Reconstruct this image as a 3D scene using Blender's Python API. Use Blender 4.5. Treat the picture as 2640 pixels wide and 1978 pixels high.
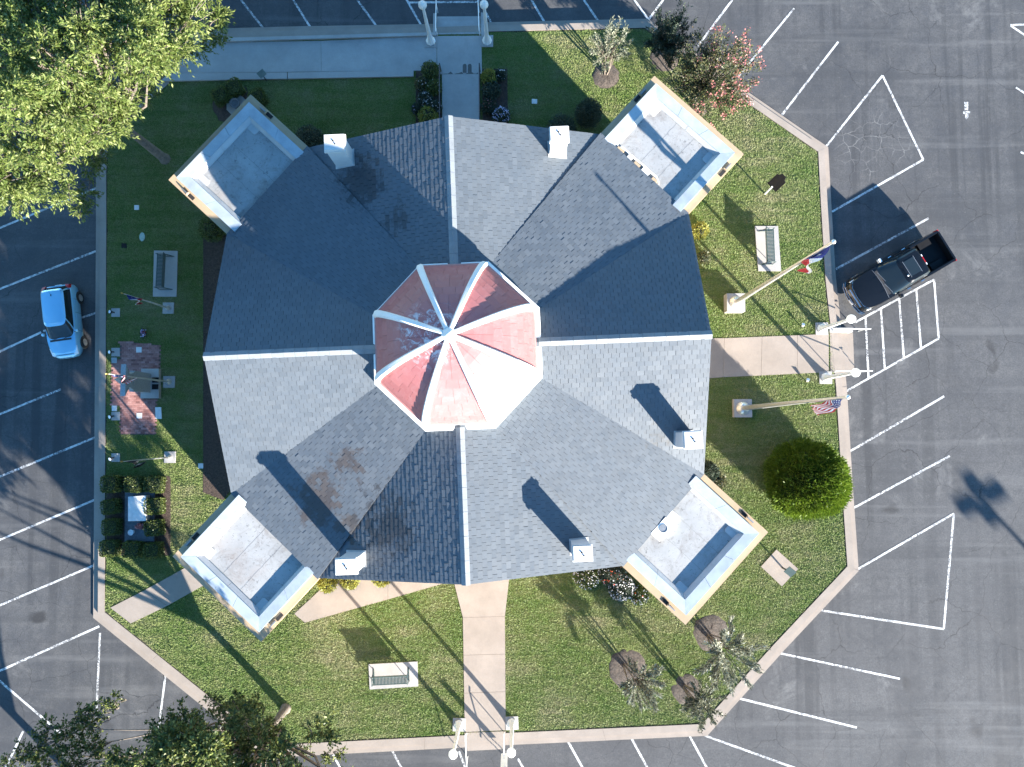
import bpy, bmesh, math, random
import numpy as np
from mathutils import Vector, Matrix
random.seed(7); RNG = np.random.default_rng(11)
for o in list(bpy.data.objects): bpy.data.objects.remove(o, do_unlink=True)
SC = bpy.context.scene
COL = SC.collection
R_ = math.radians

# ------------------------------------------------------------------ camera
W0, H0, FPX = 2640.0, 1978.0, 1843.0        # photograph size and focal length in its pixels
CAMH = 39.0                                  # drone height above the lawn
NADX, NADY = 1340.0, 1108.0                  # where straight down falls in the picture
dn = np.array([NADX-W0/2, -(NADY-H0/2), -FPX]); dn /= np.linalg.norm(dn)
zc = -dn
xw = np.array([1.0, 0, 0]); xw -= xw.dot(zc)*zc; xw /= np.linalg.norm(xw)
yw = np.cross(zc, xw)
RM = np.array([xw, yw, zc])                  # camera axes -> world axes
cam_d = bpy.data.cameras.new('camera'); cam = bpy.data.objects.new('camera', cam_d); COL.objects.link(cam)
cam_d.sensor_width = 36.0; cam_d.lens = FPX/W0*36.0; cam_d.clip_end = 3000; cam_d.clip_start = 0.1
M4 = Matrix([list(RM[0])+[0], list(RM[1])+[0], list(RM[2])+[CAMH], [0, 0, 0, 1]])
cam.matrix_world = M4
SC.camera = cam

# ------------------------------------------------------------------ light
SUN_EL = R_(17.3)
SUN_H = np.array([0.662, -0.749]); SUN_H /= np.linalg.norm(SUN_H)
world = bpy.data.worlds.new('World'); SC.world = world; world.use_nodes = True
wn = world.node_tree.nodes; wl = world.node_tree.links
for n in list(wn): wn.remove(n)
sky = wn.new('ShaderNodeTexSky'); sky.sky_type = 'NISHITA'; sky.sun_disc = False
sky.sun_elevation = SUN_EL; sky.sun_rotation = math.atan2(SUN_H[0], SUN_H[1])
sky.air_density = 1.0; sky.dust_density = 0.0; sky.ozone_density = 1.5
bg = wn.new('ShaderNodeBackground'); bg.inputs['Strength'].default_value = 0.092
wo = wn.new('ShaderNodeOutputWorld')
hs = wn.new('ShaderNodeHueSaturation'); hs.inputs['Saturation'].default_value = 1.3
wl.new(sky.outputs[0], hs.inputs['Color']); wl.new(hs.outputs[0], bg.inputs[0]); wl.new(bg.outputs[0], wo.inputs[0])
sd = bpy.data.lights.new('sun', 'SUN'); sd.energy = 5.0; sd.angle = R_(0.55); sd.color = (1.0, 0.93, 0.83)
sun = bpy.data.objects.new('sun', sd); COL.objects.link(sun)
sun.rotation_euler = Vector((-SUN_H[0]*math.cos(SUN_EL), -SUN_H[1]*math.cos(SUN_EL), -math.sin(SUN_EL))).to_track_quat('-Z', 'Y').to_euler()
sun.location = (30, -34, 25)
SC.view_settings.view_transform = 'Standard'; SC.view_settings.look = 'None'
SC.view_settings.exposure = 2.5; SC.view_settings.gamma = 1.0; SC.view_settings.use_curve_mapping = False
SC.render.resolution_x = 1024; SC.render.resolution_y = 767

# ------------------------------------------------------------------ geometry helpers
def road_z(x, y): return -0.36-0.004*x-0.0041*y
def P(px, py, z=0.0):
    v = RM @ np.array([px-W0/2, -(py-H0/2), -FPX]); t = (z-CAMH)/v[2]
    return Vector((v[0]*t, v[1]*t, z))
def PR(px, py, dz=0.0):
    z = -0.3
    for _ in range(4):
        p = P(px, py, z); z = road_z(p.x, p.y)+dz
    return P(px, py, z)
def PX(pts, z=0.0): return [P(a, b, z) for a, b in pts]

class MB:
    def __init__(s): s.v = []; s.f = []; s.m = []
    def add(s, vs, fs, m=0):
        k = len(s.v); s.v += [tuple(v) for v in vs]
        for f in fs: s.f.append([k+i for i in f]); s.m.append(m)
        return s
    def prism(s, poly, z0, z1, m=0):
        n = len(poly); a = sum(poly[i][0]*poly[(i+1) % n][1]-poly[(i+1) % n][0]*poly[i][1] for i in range(n))
        if a < 0: poly = list(poly)[::-1]
        vs = [(p[0], p[1], z0) for p in poly]+[(p[0], p[1], z1) for p in poly]
        fs = [list(range(n))[::-1], list(range(n, 2*n))]+[[i, (i+1) % n, n+(i+1) % n, n+i] for i in range(n)]
        return s.add(vs, fs, m)
    def box(s, c, d, rz=0.0, m=0, M=None):
        x, y, z = d[0]/2, d[1]/2, d[2]/2
        vs = [Vector((a*x, b*y, e*z)) for e in (-1, 1) for b in (-1, 1) for a in (-1, 1)]
        if M is None: M = Matrix.Rotation(rz, 3, 'Z')
        vs = [M @ v+Vector(c) for v in vs]
        return s.add(vs, [[0, 2, 3, 1], [4, 5, 7, 6], [0, 1, 5, 4], [2, 6, 7, 3], [0, 4, 6, 2], [1, 3, 7, 5]], m)
    def tube(s, p0, p1, r0, r1, n=8, m=0, cap=True):
        p0 = Vector(p0); p1 = Vector(p1); d = (p1-p0).normalized()
        a = d.orthogonal().normalized(); b = d.cross(a)
        vs = []
        for p, r in ((p0, r0), (p1, r1)):
            for i in range(n):
                t = 2*math.pi*i/n; vs.append(p+(a*math.cos(t)+b*math.sin(t))*r)
        fs = [[i, (i+1) % n, n+(i+1) % n, n+i] for i in range(n)]
        if cap: fs += [list(range(n))[::-1], list(range(n, 2*n))]
        return s.add(vs, fs, m)
    def path(s, pts, rs, n=7, m=0):
        pts = [Vector(p) for p in pts]
        rings = []
        a = None
        for i, p in enumerate(pts):
            d = (pts[min(i+1, len(pts)-1)]-pts[max(i-1, 0)]).normalized()
            a = d.orthogonal().normalized() if a is None else (a-d*a.dot(d)).normalized()
            b = d.cross(a); r = rs[i] if hasattr(rs, '__len__') else rs
            rings.append([p+(a*math.cos(2*math.pi*k/n)+b*math.sin(2*math.pi*k/n))*r for k in range(n)])
        return s.rings(rings, m=m)
    def rings(s, rings, m=0, caps=True):
        n = len(rings[0]); vs = [v for r in rings for v in r]; fs = []
        for j in range(len(rings)-1):
            for i in range(n): fs.append([j*n+i, j*n+(i+1) % n, (j+1)*n+(i+1) % n, (j+1)*n+i])
        if caps: fs += [list(range(n))[::-1], [(len(rings)-1)*n+i for i in range(n)]]
        return s.add(vs, fs, m)
    def lathe(s, prof, n=16, c=(0, 0, 0), m=0, caps=True):
        return s.rings([[(c[0]+r*math.cos(2*math.pi*i/n), c[1]+r*math.sin(2*math.pi*i/n), c[2]+z) for i in range(n)] for r, z in prof], m, caps)
    def mesh(s, name, smooth=None):
        me = bpy.data.meshes.new(name); me.from_pydata(s.v, [], s.f)
        if any(s.m): me.polygons.foreach_set('material_index', s.m)
        if smooth is not None:
            me.polygons.foreach_set('use_smooth', [True]*len(me.polygons))
            me.set_sharp_from_angle(angle=R_(smooth))
        me.update(); return me

def obj(name, mb, mat, parent=None, smooth=None, loc=None, rz=0.0, off=None):
    me = mb.mesh(name, smooth) if isinstance(mb, MB) else mb
    if mat is not None and not me.materials:
        for m in (mat if isinstance(mat, (list, tuple)) else [mat]): me.materials.append(m)
    o = bpy.data.objects.new(name, me); COL.objects.link(o)
    if parent is not None: o.parent = parent
    if loc is not None: o.location = loc
    if off is not None: o.location = -Vector(off)
    o.rotation_euler = (0, 0, rz)
    return o
def tag(o, label, cat, group=None):
    o['label'] = label; o['category'] = cat
    if group: o['group'] = group
    return o
def thing(name, label, cat, loc=(0, 0, 0), rz=0.0, group=None):
    o = bpy.data.objects.new(name, None); COL.objects.link(o); o.empty_display_size = 0.3
    o.location = loc; o.rotation_euler = (0, 0, rz)
    return tag(o, label, cat, group)
def structure(o): o['kind'] = 'structure'; return o
def dup(root, loc, rz, label, group=None):
    r = root.copy(); COL.objects.link(r); r.location = loc; r.rotation_euler = (0, 0, rz); r['label'] = label
    if group: r['group'] = group
    for ch in list(root.children):
        c = ch.copy(); COL.objects.link(c); c.parent = r
        for g in list(ch.children):
            d = g.copy(); COL.objects.link(d); d.parent = c
    return r
def np_mesh(name, verts, faces):
    verts = np.asarray(verts, dtype=np.float32); faces = np.asarray(faces, dtype=np.int32)
    k = faces.shape[1]; me = bpy.data.meshes.new(name)
    me.vertices.add(len(verts)); me.vertices.foreach_set('co', verts.ravel())
    me.loops.add(faces.size); me.loops.foreach_set('vertex_index', faces.ravel())
    me.polygons.add(len(faces)); me.polygons.foreach_set('loop_start', np.arange(0, faces.size, k, dtype=np.int32))
    me.polygons.foreach_set('loop_total', np.full(len(faces), k, dtype=np.int32))
    me.update(calc_edges=True); return me
def inside(pts, poly):
    x, y = pts[:, 0], pts[:, 1]; r = np.zeros(len(pts), bool); n = len(poly)
    for i in range(n):
        x0, y0 = poly[i][0], poly[i][1]; x1, y1 = poly[(i+1) % n][0], poly[(i+1) % n][1]
        c = ((y0 > y) != (y1 > y)); xi = (x1-x0)*(y-y0)/((y1-y0) if y1 != y0 else 1e-9)+x0
        r ^= c & (x < xi)
    return r
def offset(poly, d):
    """inset a closed polygon (any orientation) by d"""
    n = len(poly); a = sum(poly[i][0]*poly[(i+1) % n][1]-poly[(i+1) % n][0]*poly[i][1] for i in range(n))
    s = 1 if a > 0 else -1; out = []
    for i in range(n):
        p0, p1, p2 = [np.array(poly[j % n][:2], float) for j in (i-1, i, i+1)]
        e0 = (p1-p0)/np.linalg.norm(p1-p0); e1 = (p2-p1)/np.linalg.norm(p2-p1)
        n0 = s*np.array([-e0[1], e0[0]]); n1 = s*np.array([-e1[1], e1[0]])
        b = n0+n1; b /= (1+n0.dot(n1)); out.append(tuple(p1+b*d))
    return out
def clip(poly, a, b, c):
    """keep the part of 2-D poly with a*x+b*y<=c"""
    out = []; n = len(poly)
    for i in range(n):
        p, q = poly[i], poly[(i+1) % n]; dp = a*p[0]+b*p[1]-c; dq = a*q[0]+b*q[1]-c
        if dp <= 0: out.append(p)
        if (dp < 0 < dq) or (dq < 0 < dp):
            t = dp/(dp-dq); out.append((p[0]+(q[0]-p[0])*t, p[1]+(q[1]-p[1])*t))
    return out
def clip_to(poly, conv):
    n = len(conv); ar = sum(conv[i][0]*conv[(i+1) % n][1]-conv[(i+1) % n][0]*conv[i][1] for i in range(n))
    for i in range(n):
        p, q = conv[i], conv[(i+1) % n]; ex, ey = q[0]-p[0], q[1]-p[1]
        a, b = (ey, -ex) if ar > 0 else (-ey, ex)
        poly = clip(poly, a, b, a*p[0]+b*p[1])
        if len(poly) < 3: return []
    return poly

# ------------------------------------------------------------------ materials
MATS = {}
class NT:
    def __init__(s, name):
        s.mat = bpy.data.materials.new(name); s.mat.use_nodes = True; s.t = s.mat.node_tree
        s.n = s.t.nodes; s.l = s.t.links; s.bsdf = s.n['Principled BSDF']; MATS[name] = s.mat
        s._tc = None
    def co(s, kind='Object'):
        if s._tc is None: s._tc = s.n.new('ShaderNodeTexCoord')
        return s._tc.outputs[kind]
    def pos(s):
        g = s.n.new('ShaderNodeNewGeometry'); return g.outputs['Position']
    def noise(s, scale, det=4, rough=.6, co=None, dist=0.0, stretch=None):
        n = s.n.new('ShaderNodeTexNoise'); n.inputs['Scale'].default_value = scale; n.inputs['Detail'].default_value = det
        n.inputs['Roughness'].default_value = rough; n.inputs['Distortion'].default_value = dist
        c = co if co is not None else s.pos()
        if stretch:
            m = s.n.new('ShaderNodeMapping'); m.inputs['Scale'].default_value = stretch[:3]
            if len(stretch) > 3: m.inputs['Rotation'].default_value = (0, 0, stretch[3])
            s.l.new(c, m.inputs[0]); c = m.outputs[0]
        s.l.new(c, n.inputs['Vector']); return n.outputs['Fac']
    def ramp(s, fac, stops):
        r = s.n.new('ShaderNodeValToRGB'); e = r.color_ramp.elements
        while len(e) < len(stops): e.new(0.5)
        for i, (p, c) in enumerate(stops):
            e[i].position = p; e[i].color = (c, c, c, 1) if not hasattr(c, '__len__') else (*c, 1)
        s.l.new(fac, r.inputs[0]); return r.outputs[0]
    def mix(s, fac, a, b, mode='MIX'):
        m = s.n.new('ShaderNodeMix'); m.data_type = 'RGBA'; m.blend_type = mode
        for k, v in ((0, fac), (6, a), (7, b)):
            if hasattr(v, 'links') or hasattr(v, 'is_linked'): s.l.new(v, m.inputs[k])
            elif k == 0: m.inputs[0].default_value = v
            else: m.inputs[k].default_value = (*v, 1)
        return m.outputs[2]
    def math(s, op, a, b=0.0):
        m = s.n.new('ShaderNodeMath'); m.operation = op
        for k, v in ((0, a), (1, b)):
            if hasattr(v, 'is_linked'): s.l.new(v, m.inputs[k])
            else: m.inputs[k].default_value = v
        return m.outputs[0]
    def out(s, color=None, rough=.8, bump=None, bs=.3, bd=.02, metal=0.0, spec=.5, coat=0.0):
        b = s.bsdf
        if color is not None:
            if hasattr(color, 'is_linked'): s.l.new(color, b.inputs['Base Color'])
            else: b.inputs['Base Color'].default_value = (*color, 1)
        if hasattr(rough, 'is_linked'): s.l.new(rough, b.inputs['Roughness'])
        else: b.inputs['Roughness'].default_value = rough
        b.inputs['Metallic'].default_value = metal; b.inputs['Specular IOR Level'].default_value = spec
        if coat: b.inputs['Coat Weight'].default_value = coat; b.inputs['Coat Roughness'].default_value = .03
        if bump is not None:
            n = s.n.new('ShaderNodeBump'); n.inputs['Strength'].default_value = bs; n.inputs['Distance'].default_value = bd
            s.l.new(bump, n.inputs['Height']); s.l.new(n.outputs[0], b.inputs['Normal'])
        return s.mat
def simple(name, c, rough=.6, var=.25, scale=3.0, bs=.2, bd=.01, metal=0.0, spec=.5, coat=0.0, bscale=None):
    t = NT(name); n = t.noise(scale, 5, .65)
    col = t.ramp(n, [(.3, tuple(x*(1-var) for x in c)), (.7, tuple(min(1, x*(1+var)) for x in c))])
    return t.out(col, rough, t.noise(bscale or scale*8, 4), bs, bd, metal, spec, coat)

def m_asphalt():
    t = NT('asphalt')
    big = t.noise(.12, 5, .6); mid = t.noise(.9, 6, .7); fine = t.noise(14, 4, .7)
    streak = t.noise(.5, 4, .6, stretch=(1, .12, 1, .05)); streak2 = t.noise(.6, 4, .6, stretch=(.1, 1, 1, -.25))
    c = t.ramp(big, [(.3, (.054, .056, .061)), (.72, (.094, .095, .099))])
    c = t.mix(t.ramp(mid, [(.35, .0), (.72, .75)]), c, (.125, .124, .122))
    c = t.mix(t.ramp(streak, [(.5, 0.), (.68, .38)]), c, (.045, .047, .052))
    c = t.mix(t.ramp(streak2, [(.54, 0.), (.7, .3)]), c, (.135, .133, .13))
    c = t.mix(t.ramp(fine, [(.3, .6), (.62, 0.)]), c, (.03, .031, .034))
    c = t.mix(t.ramp(t.noise(3.2, 5, .75), [(.3, .5), (.55, 0.)]), c, (.042, .044, .049))
    c = t.mix(t.ramp(t.noise(.28, 6, .75, dist=.6), [(.60, 0.), (.8, .75)]), c, (.20, .197, .19))
    tyre = t.noise(1.6, 3, .55, stretch=(1, .03, 1, .04)); tyre2 = t.noise(1.3, 3, .55, stretch=(.035, 1, 1, .12)); tyre3 = t.noise(1.4, 3, .5, stretch=(.05, 1, 1, .75))
    pres = t.ramp(t.noise(.09, 3, .5), [(.38, 0.), (.6, 1.)])
    c = t.mix(t.math('MULTIPLY', pres, t.ramp(tyre, [(.50, 0.), (.62, .7)])), c, (.036, .038, .042))
    c = t.mix(t.ramp(tyre2, [(.55, 0.), (.68, .4)]), c, (.042, .044, .048))
    c = t.mix(t.ramp(tyre3, [(.58, 0.), (.72, .4)]), c, (.15, .149, .147))
    c = t.mix(t.ramp(t.noise(.55, 2, .4, dist=.3), [(.70, 0.), (.78, .75)]), c, (.022, .022, .024))
    c = t.mix(t.ramp(t.noise(.23, 5, .7, dist=.4), [(.36, .45), (.5, 0.)]), c, (.045, .047, .052))
    def cracks(scale, width, seed):
        m = t.n.new('ShaderNodeMapping'); m.inputs['Location'].default_value = (seed, seed*2, 0); t.l.new(t.pos(), m.inputs[0])
        d = t.n.new('ShaderNodeTexNoise'); d.inputs['Scale'].default_value = scale*2.2; d.inputs['Detail'].default_value = 5
        t.l.new(m.outputs[0], d.inputs['Vector'])
        a = t.n.new('ShaderNodeVectorMath'); a.operation = 'MULTIPLY_ADD'
        a.inputs[1].default_value = (1.0/scale*.45,)*3; t.l.new(d.outputs['Color'], a.inputs[0]); t.l.new(m.outputs[0], a.inputs[2])
        v = t.n.new('ShaderNodeTexVoronoi'); v.feature = 'DISTANCE_TO_EDGE'; v.inputs['Scale'].default_value = scale
        v.voronoi_dimensions = '2D'; t.l.new(a.outputs[0], v.inputs['Vector'])
        return t.ramp(v.outputs['Distance'], [(0, 1.), (width, 0.)])
    mask = t.ramp(t.noise(.16, 3, .5), [(.42, .1), (.60, .8)])
    k1 = t.math('MULTIPLY', cracks(.34, .009, 3.0), mask)
    c = t.mix(k1, c, (.018, .018, .02))
    mp = t.n.new('ShaderNodeMapping'); q0 = P(2255, 370, -.4); mp.inputs['Location'].default_value = (-q0.x/2.6, -q0.y/2.6, 0); mp.inputs['Scale'].default_value = (1/2.6, 1/2.6, 0); t.l.new(t.pos(), mp.inputs[0])
    ln_ = t.n.new('ShaderNodeVectorMath'); ln_.operation = 'LENGTH'; t.l.new(mp.outputs[0], ln_.inputs[0])
    mask2 = t.math('MULTIPLY', t.ramp(ln_.outputs['Value'], [(.6, .8), (.95, 0.)]), t.ramp(t.noise(.8, 3), [(.4, .1), (.6, 1.)]))
    k2 = t.math('MULTIPLY', cracks(1.5, .04, 11.0), mask2)
    c = t.mix(k2, c, (.20, .197, .19))
    c = t.mix(1.0, c, (.88, .88, .89), 'MULTIPLY')
    c = t.mix(t.ramp(t.noise(5.5, 5, .8), [(.60, 0.), (.74, .45)]), c, (.17, .168, .165))
    r = t.ramp(mid, [(.3, .72), (.7, .95)])
    return t.out(c, r, t.noise(45, 3, .7), .35, .012, spec=.35)
def m_concrete(name, c, dark=.72, stain=(.1, .085, .075)):
    t = NT(name); n = t.noise(.7, 6, .7); f = t.noise(22, 4, .7)
    col = t.ramp(n, [(.28, tuple(x*dark for x in c)), (.7, c)])
    col = t.mix(t.ramp(f, [(.3, .28), (.55, 0.)]), col, tuple(x*.6 for x in c))
    col = t.mix(t.ramp(t.noise(.45, 6, .75, dist=.8), [(.6, 0.), (.8, .5)]), col, stain)
    oi = t.n.new('ShaderNodeObjectInfo'); col = t.mix(t.ramp(oi.outputs['Random'], [(0, 0.), (1, .22)]), col, tuple(x*.75 for x in c))
    return t.out(col, .9, f, .25, .006, spec=.3)
def m_paint(name):
    t = NT(name); n = t.noise(9, 6, .75); n2 = t.noise(.8, 4, .6)
    w = t.math('MULTIPLY', t.ramp(n, [(.46, 1.), (.60, 0.)]), t.ramp(n2, [(.38, .3), (.58, 1.)]))
    col = t.mix(w, (.60, .60, .59), (.10, .10, .105))
    return t.out(col, .75, n, .2, .004)
def m_lawn(name, blades):
    t = NT(name)
    big = t.noise(.26, 6, .7); mid = t.noise(1.7, 5, .7, stretch=(1, 1.6, 1, .3)); 
    c = t.ramp(big, [(.30, (.092, .168, .028)), (.50, (.172, .212, .068)), (.68, (.280, .262, .145))])
    c = t.mix(t.ramp(mid, [(.48, 0.), (.74, .6)]), c, (.225, .205, .115))
    c = t.mix(t.ramp(t.noise(1.9, 3, .6, stretch=(.10, 1, 1, .06)), [(.46, 0.), (.60, .5)]), c, (.085, .155, .028))
    c = t.mix(t.ramp(t.noise(3.2, 4, .7, stretch=(1, 3.5, 1, .9)), [(.5, 0.), (.72, .55)]), c, (.075, .140, .022))
    if blades:
        g = t.n.new('ShaderNodeNewGeometry')
        c = t.mix(t.ramp(g.outputs['Random Per Island'], [(0, .3), (.35, 0.)]), c, (.05, .09, .018))
        c = t.mix(t.ramp(g.outputs['Random Per Island'], [(.72, 0.), (1, .5)]), c, (.24, .215, .12))
        return t.out(c, .6, spec=.25)
    c = t.mix(.45, c, (.045, .05, .02))
    return t.out(c, .95, t.noise(16, 5, .75), 1.0, .05, spec=.1)
STAINS = [(*P(820, 1290, 8.2), 1.5, 1, (.050, .040, .036), 0.28), (*P(890, 1200, 8.8), 1.2, 1, (.052, .042, .038), 0.22), (*P(905, 1350, 8.1), 1.0, 1, (.05, .042, .038), 0.22), (*P(1000, 1350, 8.7), 2.3, 1, (.030, .030, .032), 0.20), (*P(930, 465, 8.5), 1.4, 1, (.022, .024, .028), 0.32), (*P(1030, 560, 9.0), 1.3, 1, (.03, .032, .036), 0.17), (*P(1700, 1140, 8.6), 1.2, 1, (.06, .06, .06), 0.14)]
def m_slate(name='slate', tint=(.074, .088, .104)):
    t = NT(name)
    g = t.n.new('ShaderNodeNewGeometry'); oi = t.n.new('ShaderNodeObjectInfo')
    rnd = t.math('FRACT', t.math('ADD', g.outputs['Random Per Island'], oi.outputs['Random']))
    a = tuple(x*.91 for x in tint); b = tuple(x*1.09 for x in tint)
    c = t.ramp(rnd, [(0, a), (.5, tint), (1, b)])
    c = t.mix(t.ramp(t.noise(.33, 5, .65), [(.4, 0.), (.75, .28)]), c, (.112, .120, .126))
    c = t.mix(t.ramp(t.noise(26, 3, .6, stretch=(1, 1, 1)), [(.3, .3), (.6, 0.)]), c, tuple(x*.7 for x in tint))
    # brown and black weather stains
    sp = t.pos(); brk = t.noise(2.2, 6, .8, dist=.4)
    for (cx, cy, cz, r, sc, colr, k) in STAINS:
        mp = t.n.new('ShaderNodeMapping'); mp.inputs['Location'].default_value = (-cx/r, -cy/r, -cz/r); mp.inputs['Scale'].default_value = (1/r, 1/r, 1/r); t.l.new(sp, mp.inputs[0])
        ln_ = t.n.new('ShaderNodeVectorMath'); ln_.operation = 'LENGTH'; t.l.new(mp.outputs[0], ln_.inputs[0])
        f = t.math('SUBTRACT', t.math('ADD', t.math('ADD', brk, t.math('MULTIPLY', rnd, .22)), k-.11), t.math('MULTIPLY', ln_.outputs['Value'], .45))
        c = t.mix(t.ramp(f, [(.42, 0.), (.58, .85)]), c, colr)
    return t.out(c, t.ramp(t.noise(3, 4), [(.3, .45), (.7, .65)]), t.noise(30, 4, .7), .25, .006, spec=.45)
def m_dome():
    t = NT('dome_red')
    g = t.n.new('ShaderNodeNewGeometry')
    oi = t.n.new('ShaderNodeObjectInfo')
    c = t.ramp(oi.outputs['Random'], [(0, (.27, .085, .085)), (1, (.31, .105, .105))])
    c = t.mix(t.ramp(t.noise(1.2, 5, .7), [(.35, 0.), (.75, .25)]), c, (.36, .15, .145))
    wear = t.ramp(t.noise(3.0, 7, .8, dist=1.0, stretch=(1, 1, .7)), [(.50, 0.), (.60, .9)])
    # old paint has flaked off mainly on the west side near the top
    sx = t.n.new('ShaderNodeSeparateXYZ'); t.l.new(t.pos(), sx.inputs[0])
    dx = t.math('SUBTRACT', sx.outputs[0], -3.35); dy = t.math('SUBTRACT', sx.outputs[1], 3.5)
    d = t.math('SQRT', t.math('ADD', t.math('MULTIPLY', dx, dx), t.math('MULTIPLY', dy, dy)))
    near = t.ramp(t.math('MULTIPLY', d, .55), [(.0, 1.), (.4, .9), (.75, 0.05)])
    dd = t.math('MULTIPLY', wear, near)
    c = t.mix(dd, c, (.55, .57, .60))
    return t.out(c, .55, t.noise(20, 4), .15, .005)
def m_membrane():
    t = NT('roof_membrane')
    c = t.ramp(t.noise(.6, 6, .7), [(.3, (.22, .225, .225)), (.7, (.31, .31, .305))])
    c = t.mix(t.ramp(t.noise(1.1, 7, .8, dist=.8), [(.50, 0.), (.68, .75)]), c, (.16, .145, .135))
    c = t.mix(t.ramp(t.noise(7, 6, .85), [(.575, 0.), (.64, .85)]), c, (.05, .05, .05))
    c = t.mix(t.ramp(t.noise(.35, 4, .7), [(.58, 0.), (.75, .4)]), c, (.24, .185, .15))
    return t.out(c, .7, t.noise(12, 4), .2, .01, spec=.3)
def m_brickpave():
    t = NT('paving_brick'); oi = t.n.new('ShaderNodeObjectInfo'); g = t.n.new('ShaderNodeNewGeometry')
    rnd = t.math('FRACT', t.math('ADD', oi.outputs['Random'], g.outputs['Random Per Island']))
    c = t.ramp(rnd, [(0, (.16, .075, .068)), (.15, (.27, .125, .11)), (.6, (.33, .165, .145)), (1, (.40, .22, .195))])
    c = t.mix(t.ramp(t.noise(30, 4), [(.35, .4), (.6, 0.)]), c, (.15, .08, .07))
    return t.out(c, .9, t.noise(40, 4), .3, .004, spec=.2)
def m_leaf(name, cols, trans=.3, rough=.5):
    t = NT(name); g = t.n.new('ShaderNodeNewGeometry')
    n = len(cols); c = t.ramp(g.outputs['Random Per Island'], [(i/(n-1) if n > 1 else 0, cols[i]) for i in range(n)])
    c = t.mix(t.ramp(t.noise(.9, 3), [(.35, 0.), (.7, .4)]), c, tuple(x*.7 for x in cols[0]))
    t.out(c, rough, spec=.35)
    tr = t.n.new('ShaderNodeBsdfTranslucent'); t.l.new(c, tr.inputs[0])
    ms = t.n.new('ShaderNodeMixShader'); ms.inputs[0].default_value = trans
    o = [n for n in t.n if n.type == 'OUTPUT_MATERIAL'][0]
    t.l.new(t.bsdf.outputs[0], ms.inputs[1]); t.l.new(tr.outputs[0], ms.inputs[2]); t.l.new(ms.outputs[0], o.inputs[0])
    return t.mat
def m_glass(name, c=(.02, .03, .035)):
    t = NT(name); return t.out(c, .06, spec=.55)
def m_brickwall():
    t = NT('tan_brick'); b = t.n.new('ShaderNodeTexBrick'); b.inputs['Scale'].default_value = 4.0
    b.inputs['Color1'].default_value = (.46, .33, .19, 1); b.inputs['Color2'].default_value = (.54, .40, .24, 1)
    b.inputs['Mortar'].default_value = (.45, .40, .33, 1); b.inputs['Mortar Size'].default_value = .012
    m = t.n.new('ShaderNodeMapping'); m.inputs['Rotation'].default_value = (R_(90), 0, 0); t.l.new(t.co(), m.inputs[0]); t.l.new(m.outputs[0], b.inputs[0])
    c = t.mix(t.ramp(t.noise(.8, 5), [(.4, 0.), (.8, .4)]), b.outputs[0], (.3, .23, .15))
    return t.out(c, .9, t.noise(25, 4), .2, .006)

ASPH = m_asphalt()
CONC = m_concrete('warm_concrete', (.300, .255, .218), stain=(.19, .165, .145))
CONC2 = m_concrete('grey_concrete', (.37, .355, .34), stain=(.22, .21, .20))
LEDGE = m_concrete('ledge_stone', (.42, .31, .20), stain=(.30, .22, .14))
PAINT = m_paint('road_paint')
LAWN = m_lawn('lawn_soil', False); BLADE = m_lawn('grass_blade', True)
SLATE = m_slate(); UNDER = simple('roof_felt', (.03, .032, .036), .9)
RIDGE = simple('ridge_metal', (.155, .17, .185), .5, .15, 2.0)
DOME = m_dome(); RIB = m_concrete('rib_white', (.72, .70, .67), .85, stain=(.42, .40, .38))
TRIMW = simple('white_trim', (.74, .73, .70), .5, .06, 2.0, .1)
CHIM = m_concrete('chimney_stucco', (.60, .59, .57), .8, stain=(.34, .32, .30))
DOMETRIM = simple('dome_trim', (.36, .17, .155), .55, .2, 3.0)
COPING = simple('coping_metal', (.30, .34, .37), .42, .16, 1.6, .06, .02, metal=.0, spec=.6)
CANT = simple('cant_strip', (.36, .36, .355), .5, .1, 2.0)
MEMB = m_membrane(); SEAM = simple('roof_seam', (.12, .12, .12), .8)
WALL = m_brickwall(); DARK = simple('dark_void', (.012, .012, .012), .9)
GLASS = m_glass('window_glass'); CGLASS = m_glass('car_glass', (.012, .018, .022))
POLEW = simple('white_post', (.72, .73, .72), .4, .05, 2, .05)
GLOBE = None
ALU = simple('brushed_metal', (.60, .59, .56), .35, .08, 4, .05, metal=.7)
STEEL = simple('grey_steel', (.25, .26, .27), .45, .1, 5, .05, metal=.6)
BRASS = simple('gold_ball', (.65, .45, .15), .3, .05, 4, .05, metal=.8)
RAILD = simple('dark_rail', (.03, .03, .035), .5)
GREENM = simple('green_bench_metal', (.035, .062, .058), .4, .15, 8)
MULCH = simple('mulch', (.05, .034, .027), .95, .6, 9.0, 1.0, .05, bscale=30)
MULCHG = simple('grey_mulch', (.085, .068, .056), .95, .6, 9.0, 1.0, .05, bscale=30)
BARK = simple('bark', (.14, .115, .095), .9, .4, 6.0, .8, .02)
BARKP = simple('pale_bark', (.30, .26, .22), .85, .3, 6.0, .4, .01)
PBRICK = m_brickpave(); SAND = simple('joint_sand', (.10, .07, .06), .95)
GRAN = simple('grey_granite', (.27, .29, .30), .45, .2, 14, .05)
GRAND = simple('dark_granite', (.10, .105, .115), .4, .35, 10, .05)
PLAQ = simple('black_plaque', (.008, .008, .009), .6, spec=.2)
GREENP = simple('green_plaque', (.03, .05, .045), .45)
STONEW = simple('pale_stone', (.55, .55, .54), .5, .12, 6, .05)
RED = simple('flag_red', (.42, .02, .03), .8); WHT = simple('flag_white', (.72, .72, .72), .8, .05); BLU = simple('flag_blue', (.018, .035, .20), .8)
GRNF = simple('flag_pale', (.50, .52, .50), .8, .15); BLK = simple('flag_black', (.02, .02, .022), .8)
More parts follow.
